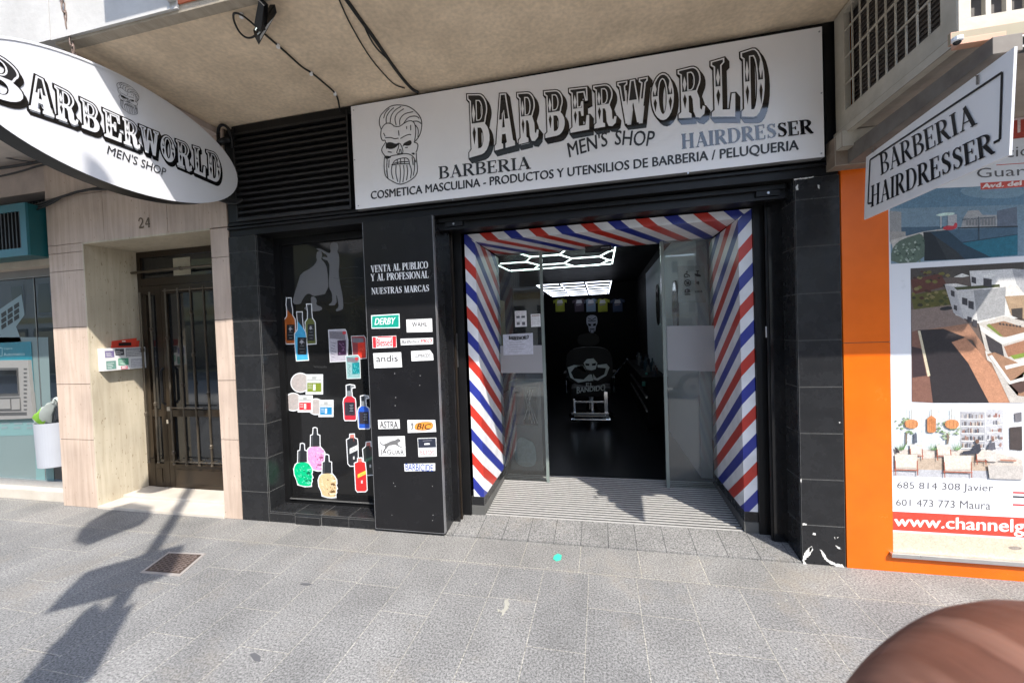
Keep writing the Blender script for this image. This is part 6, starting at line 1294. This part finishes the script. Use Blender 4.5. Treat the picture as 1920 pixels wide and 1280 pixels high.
# ================================================================== sign post whose shadow falls on the pavement
PX0, PY0 = -.66, -3.60
pp_ = thing('sign_post', (PX0, PY0, 0), 'grey street post with stacked sign boards standing behind the photographer', 'sign post')
PL = Plane((0, PY0-.05, 0), (1, 0, 0), (0, 0, 1), (0, 1, 0))
def cast(px, py):                       # from the outline of the shadow back up the sunlight to the post
    x, y = gz(px, py); t = (y-PY0)/1.0; return (x+.88*t, 1.56*t)
M_POSTG = mat('galvanised_post', (.32, .33, .34), .5, metal=.5, var=.2); M_BOARD = mat('board_back', (.40, .41, .42), .5, metal=.3)
b = MB(); b.tube([(PX0, PY0, 0), (PX0, PY0, 3.0)], .055, M_POSTG, 14); b.tube([(PX0, PY0, 3.0), (PX0, PY0, 6.6)], .045, M_POSTG, 14); b.build('pole', pp_, sm=True)
for P in ([(10,1345),(53,1280),(90,1237),(100,1218),(130,1190),(147,1168),(167,1147),(190,1132),(212,1158),(262,1130),(233,1183),(197,1250),(193,1264),(150,1300),(110,1345)], [(93,1152),(130,1110),(167,1075),(205,1063),(247,1052),(290,1037),(352,1024),(340,1055),(330,1077),(300,1090),(267,1100),(233,1117),(190,1128),(140,1140)], [(146,1018),(152,1000),(167,983),(207,960),(253,948),(290,956),(288,970),(267,988),(240,997),(207,1010),(170,1025)]):
    b = MB(); Q = [cast(*p) for p in P]; b.prism(PL, Q, None, 0, .012, M_BOARD); b.build('sign_board', pp_)
# ================================================================== across the street (seen only as reflections)
def house(x0, x1, h, c, lab, seed):
    t = thing('apartment_house', ((x0+x1)/2, -15, 0), lab, 'building'); r = random.Random(seed)
    b = MB(); wm = mat('render_%d' % seed, c, .85, var=.12, bump=.1); b.box(x0, x1, -20, -14.2, 0, h, wm); b.build('wall', t)
    z = 3.6
    b = MB(); b.box(x0, x1, -14.25, -14.15, 3.1, 3.4, mat('band_%d' % seed, (.50, .38, .16), .8)); b.box(x0, x1, -14.26, -14.1, h-.2, h+.1, wm); b.build('cornice', t)
    while z < h-2:
        x = x0+.6
        while x < x1-1.5:
            b = MB(); b.box(x, x+1.1, -14.2, -14.14, z, z+1.9, M_FASCIA); b.box(x+.1, x+1.0, -14.15, -14.13, z+.1, z+1.8, M_DARKGLASS); b.build('window', t)
            if r.random() < .6:
                b = MB(); b.box(x-.3, x+1.4, -14.2, -13.5, z-.14, z, M_FASCIA)
                for i in range(18): b.box(x-.28+i*.098, x-.265+i*.098, -13.53, -13.515, z, z+.95, M_BLACK)
                b.box(x-.3, x+1.4, -13.54, -13.50, z+.95, z+.99, M_BLACK); b.build('balcony', t)
            x += 2.3
        z += 3.0
    x = x0+.5
    while x < x1-2:
        b = MB(); b.box(x, x+2.2, -14.2, -14.12, .1, 2.8, M_BLACK); b.box(x+.1, x+2.1, -14.13, -14.11, .3, 2.6, M_DARKGLASS); b.build('shop_window', t); x += 2.8
house(-70, -26.2, 10, (.52, .49, .44), 'long beige apartment terrace far along the street', 4)
house(-26, -9.2, 11, (.55, .47, .26), 'ochre apartment house across the street with balconies', 1)
house(-9, 2.9, 10.5, (.62, .58, .50), 'cream apartment house across the street, left of the side street', 2)
house(8.9, 26, 12, (.50, .47, .43), 'grey apartment house across the street, right of the side street', 3)
house(-6, 30, 12, (.50, .47, .40), 'distant beige apartment house closing the side street', 6)
o_ = [o for o in COL.objects if o.get('label') == 'distant beige apartment house closing the side street'][0]; o_.location.y -= 46
# parked car reflected in the glass door
def car(x, y, c, lab):
    t = thing('parked_car', (x, y, -.14), lab, 'car')
    prof = [(-2.05,.30),(-2.08,.62),(-1.98,.80),(-1.2,.93),(-.55,1.40),(.55,1.45),(1.35,1.05),(1.95,.98),(2.06,.75),(2.04,.32)]
    secs = [(0.80, .0), (.86, .12), (.86, .80), (.60, 1.0)]
    b = MB(); pm = mat('car_paint_%d' % int(abs(x)*10), c, .2, coat=.6, var=.03); n = len(prof); V = []
    for (yo, sh) in ((-.84, 0), (-.88, .3), (.88, .3), (.84, 0)):
        for (px, pz) in prof:
            ty = yo*(1 if pz < .95 else .80); V.append((x+px, y+ty, -.14+pz))
    fs = [tuple(range(n)), tuple(3*n+i for i in range(n))]+[(k*n+i, k*n+(i+1) % n, (k+1)*n+(i+1) % n, (k+1)*n+i) for k in range(3) for i in range(n)]
    b.add(V, fs, pm); b.build('body', t, bevel=.03)
    for s in (-1, 1):
        pl = Plane((x, y+s*.0, -.14), (1, 0, 0), (0, 0, 1), (0, s, 0)); b = MB()
        for Q in ([(-1.0,.98),(-.52,1.32),(-.02,1.36),(-.02,.98)], [(.05,.98),(.05,1.36),(.52,1.36),(1.15,1.02)]):
            b.add([(x+u, y+s*(.892-.19*max(0, (v-.95)/.5)), -.14+v) for u, v in Q], [(0, 1, 2, 3)], M_DARKGLASS)
        b.build('side_window', t)
        for wx in (-1.3, 1.3):
            b = MB(); c0 = Vector((x+wx, y+s*.80, .18))
            for rad, d0, mt in ((.32, .10, M_RUBBER), (.21, .105, M_ALU), (.06, .112, M_BLACK)): b.prism(Plane(c0, (1, 0, 0), (0, 0, 1), (0, s, 0)), arc(0, 0, rad, rad, 0, 345, 23), None, -.1, d0, mt)
            b.build('wheel', t)
    b = MB(); b.add([(x+.60, y-.66, 1.30), (x+.60, y+.66, 1.30), (x+1.34, y+.72, .93), (x+1.34, y-.72, .93)], [(0, 1, 2, 3)], M_DARKGLASS); b.add([(x-.6, y-.66, 1.26), (x-.6, y+.66, 1.26), (x-1.18, y+.72, .82), (x-1.18, y-.72, .82)], [(0, 1, 2, 3)], M_DARKGLASS); b.build('windscreen', t)
    for s in (-1, 1):
        b = MB(); b.box(x+1.98, x+2.07, y+s*.6-.16, y+s*.6+.16, .50, .66, M_WHITE); b.build('headlight', t)
car(3.3, -5.75, (.55, .56, .57), 'silver car parked at the kerb behind the photographer'); car(-4.2, -5.75, (.05, .06, .09), 'dark blue car parked at the kerb behind the photographer')

# ================================================================== the photographer's finger at the lens
SKIN = bpy.data.materials.new('skin'); SKIN.use_nodes = True
t = SKIN.node_tree; N = t.nodes; L = t.links; p = N['Principled BSDF']
tc = N.new('ShaderNodeTexCoord'); n1 = N.new('ShaderNodeTexNoise'); n1.inputs['Scale'].default_value = 160; n1.inputs['Detail'].default_value = 5; L.new(tc.outputs['Object'], n1.inputs['Vector'])
cr = N.new('ShaderNodeValToRGB'); cr.color_ramp.elements[0].position = .3; cr.color_ramp.elements[0].color = (.090, .034, .019, 1); cr.color_ramp.elements[1].position = .75; cr.color_ramp.elements[1].color = (.155, .062, .038, 1)
L.new(n1.outputs[0], cr.inputs[0]); L.new(cr.outputs[0], p.inputs['Base Color']); p.inputs['Roughness'].default_value = .5
p.inputs['Subsurface Weight'].default_value = .15; p.inputs['Subsurface Radius'].default_value = (.004, .0015, .0008); p.inputs['Subsurface Scale'].default_value = 1
def dotn(v, k):
    d = N.new('ShaderNodeVectorMath'); d.operation = 'DOT_PRODUCT'; L.new(tc.outputs['Object'], d.inputs[0]); d.inputs[1].default_value = Vector(v)*k; return d.outputs['Value']
cx_ = N.new('ShaderNodeCombineXYZ'); AX = (RT+UP*-.22).normalized(); BX = AX.cross(FW); L.new(dotn(AX, 420), cx_.inputs[0]); L.new(dotn(BX, 70), cx_.inputs[1]); L.new(dotn(FW, 34), cx_.inputs[2])
wr_ = N.new('ShaderNodeTexNoise'); wr_.inputs['Scale'].default_value = 1; wr_.inputs['Detail'].default_value = 3; L.new(cx_.outputs[0], wr_.inputs['Vector'])
wm = N.new('ShaderNodeMapRange'); wm.inputs[1].default_value = .55; wm.inputs[2].default_value = .68; L.new(wr_.outputs[0], wm.inputs[0])
wc = N.new('ShaderNodeMix'); wc.data_type = 'RGBA'; wc.inputs[7].default_value = (.19, .09, .06, 1); L.new(wm.outputs[0], wc.inputs[0]); L.new(cr.outputs[0], wc.inputs[6]); L.new(wc.outputs[2], p.inputs['Base Color'])
bp_ = N.new('ShaderNodeBump'); bp_.inputs['Strength'].default_value = .6; bp_.inputs['Distance'].default_value = .0006; L.new(wr_.outputs[0], bp_.inputs['Height']); L.new(bp_.outputs[0], p.inputs['Normal'])
def cp(px, py, dist): return CAM + RT*((px-960)*dist/FPX) - UP*((py-640)*dist/FPX) + FW*dist
hand = thing('hand', cp(2300, 1560, .055), "photographer's hand with one finger blurred across the lower right corner", 'hand')
me = bpy.data.meshes.new('skin'); bm = bmesh.new(); lay = bm.verts.layers.skin.verify()
def vert(px, py, d_, r): v = bm.verts.new(cp(px, py, d_)); v[lay].radius = (r, r); return v
root = vert(2420, 1560, .080, .020); root[lay].use_root = True
wr = vert(2500, 2050, .10, .026); bm.edges.new((root, wr)); wr2 = vert(2560, 2700, .16, .028); bm.edges.new((wr, wr2))
def chain(P):
    pv = root
    for q in P: v = vert(*q); bm.edges.new((pv, v)); pv = v
chain([(2330,1560,.055,.0150),(2230,1500,.040,.0160),(2120,1472,.0345,.0163),(1915,1572,.0338,.0146),(1815,1690,.034,.0128),(1800,1800,.036,.0100)])
chain([(2300,1640,.078,.0115),(2140,1640,.074,.0105),(2010,1690,.072,.0105),(1930,1780,.072,.009)])
chain([(2320,1790,.082,.0110),(2170,1810,.078,.0100),(2050,1860,.076,.0098),(1980,1930,.076,.0085)])
chain([(2360,1930,.088,.0100),(2230,1970,.084,.0088),(2130,2010,.082,.0085),(2080,2060,.082,.0075)])
chain([(2560,1500,.088,.0125),(2620,1400,.094,.0115),(2640,1280,.100,.0105)])
bm.to_mesh(me); bm.free(); ho = bpy.data.objects.new('fingers', me); COL.objects.link(ho); me.materials.append(SKIN)
ho.modifiers.new('skin', 'SKIN').use_smooth_shade = True; sd = ho.modifiers.new('sub', 'SUBSURF'); sd.levels = sd.render_levels = 3
dg = bpy.context.evaluated_depsgraph_get(); dg.update(); m2 = bpy.data.meshes.new_from_object(ho.evaluated_get(dg)); ho.modifiers.clear(); ho.data = m2
if not m2.materials: m2.materials.append(SKIN)
ho.parent = hand; ho.matrix_parent_inverse = Matrix.Translation(-hand.location)
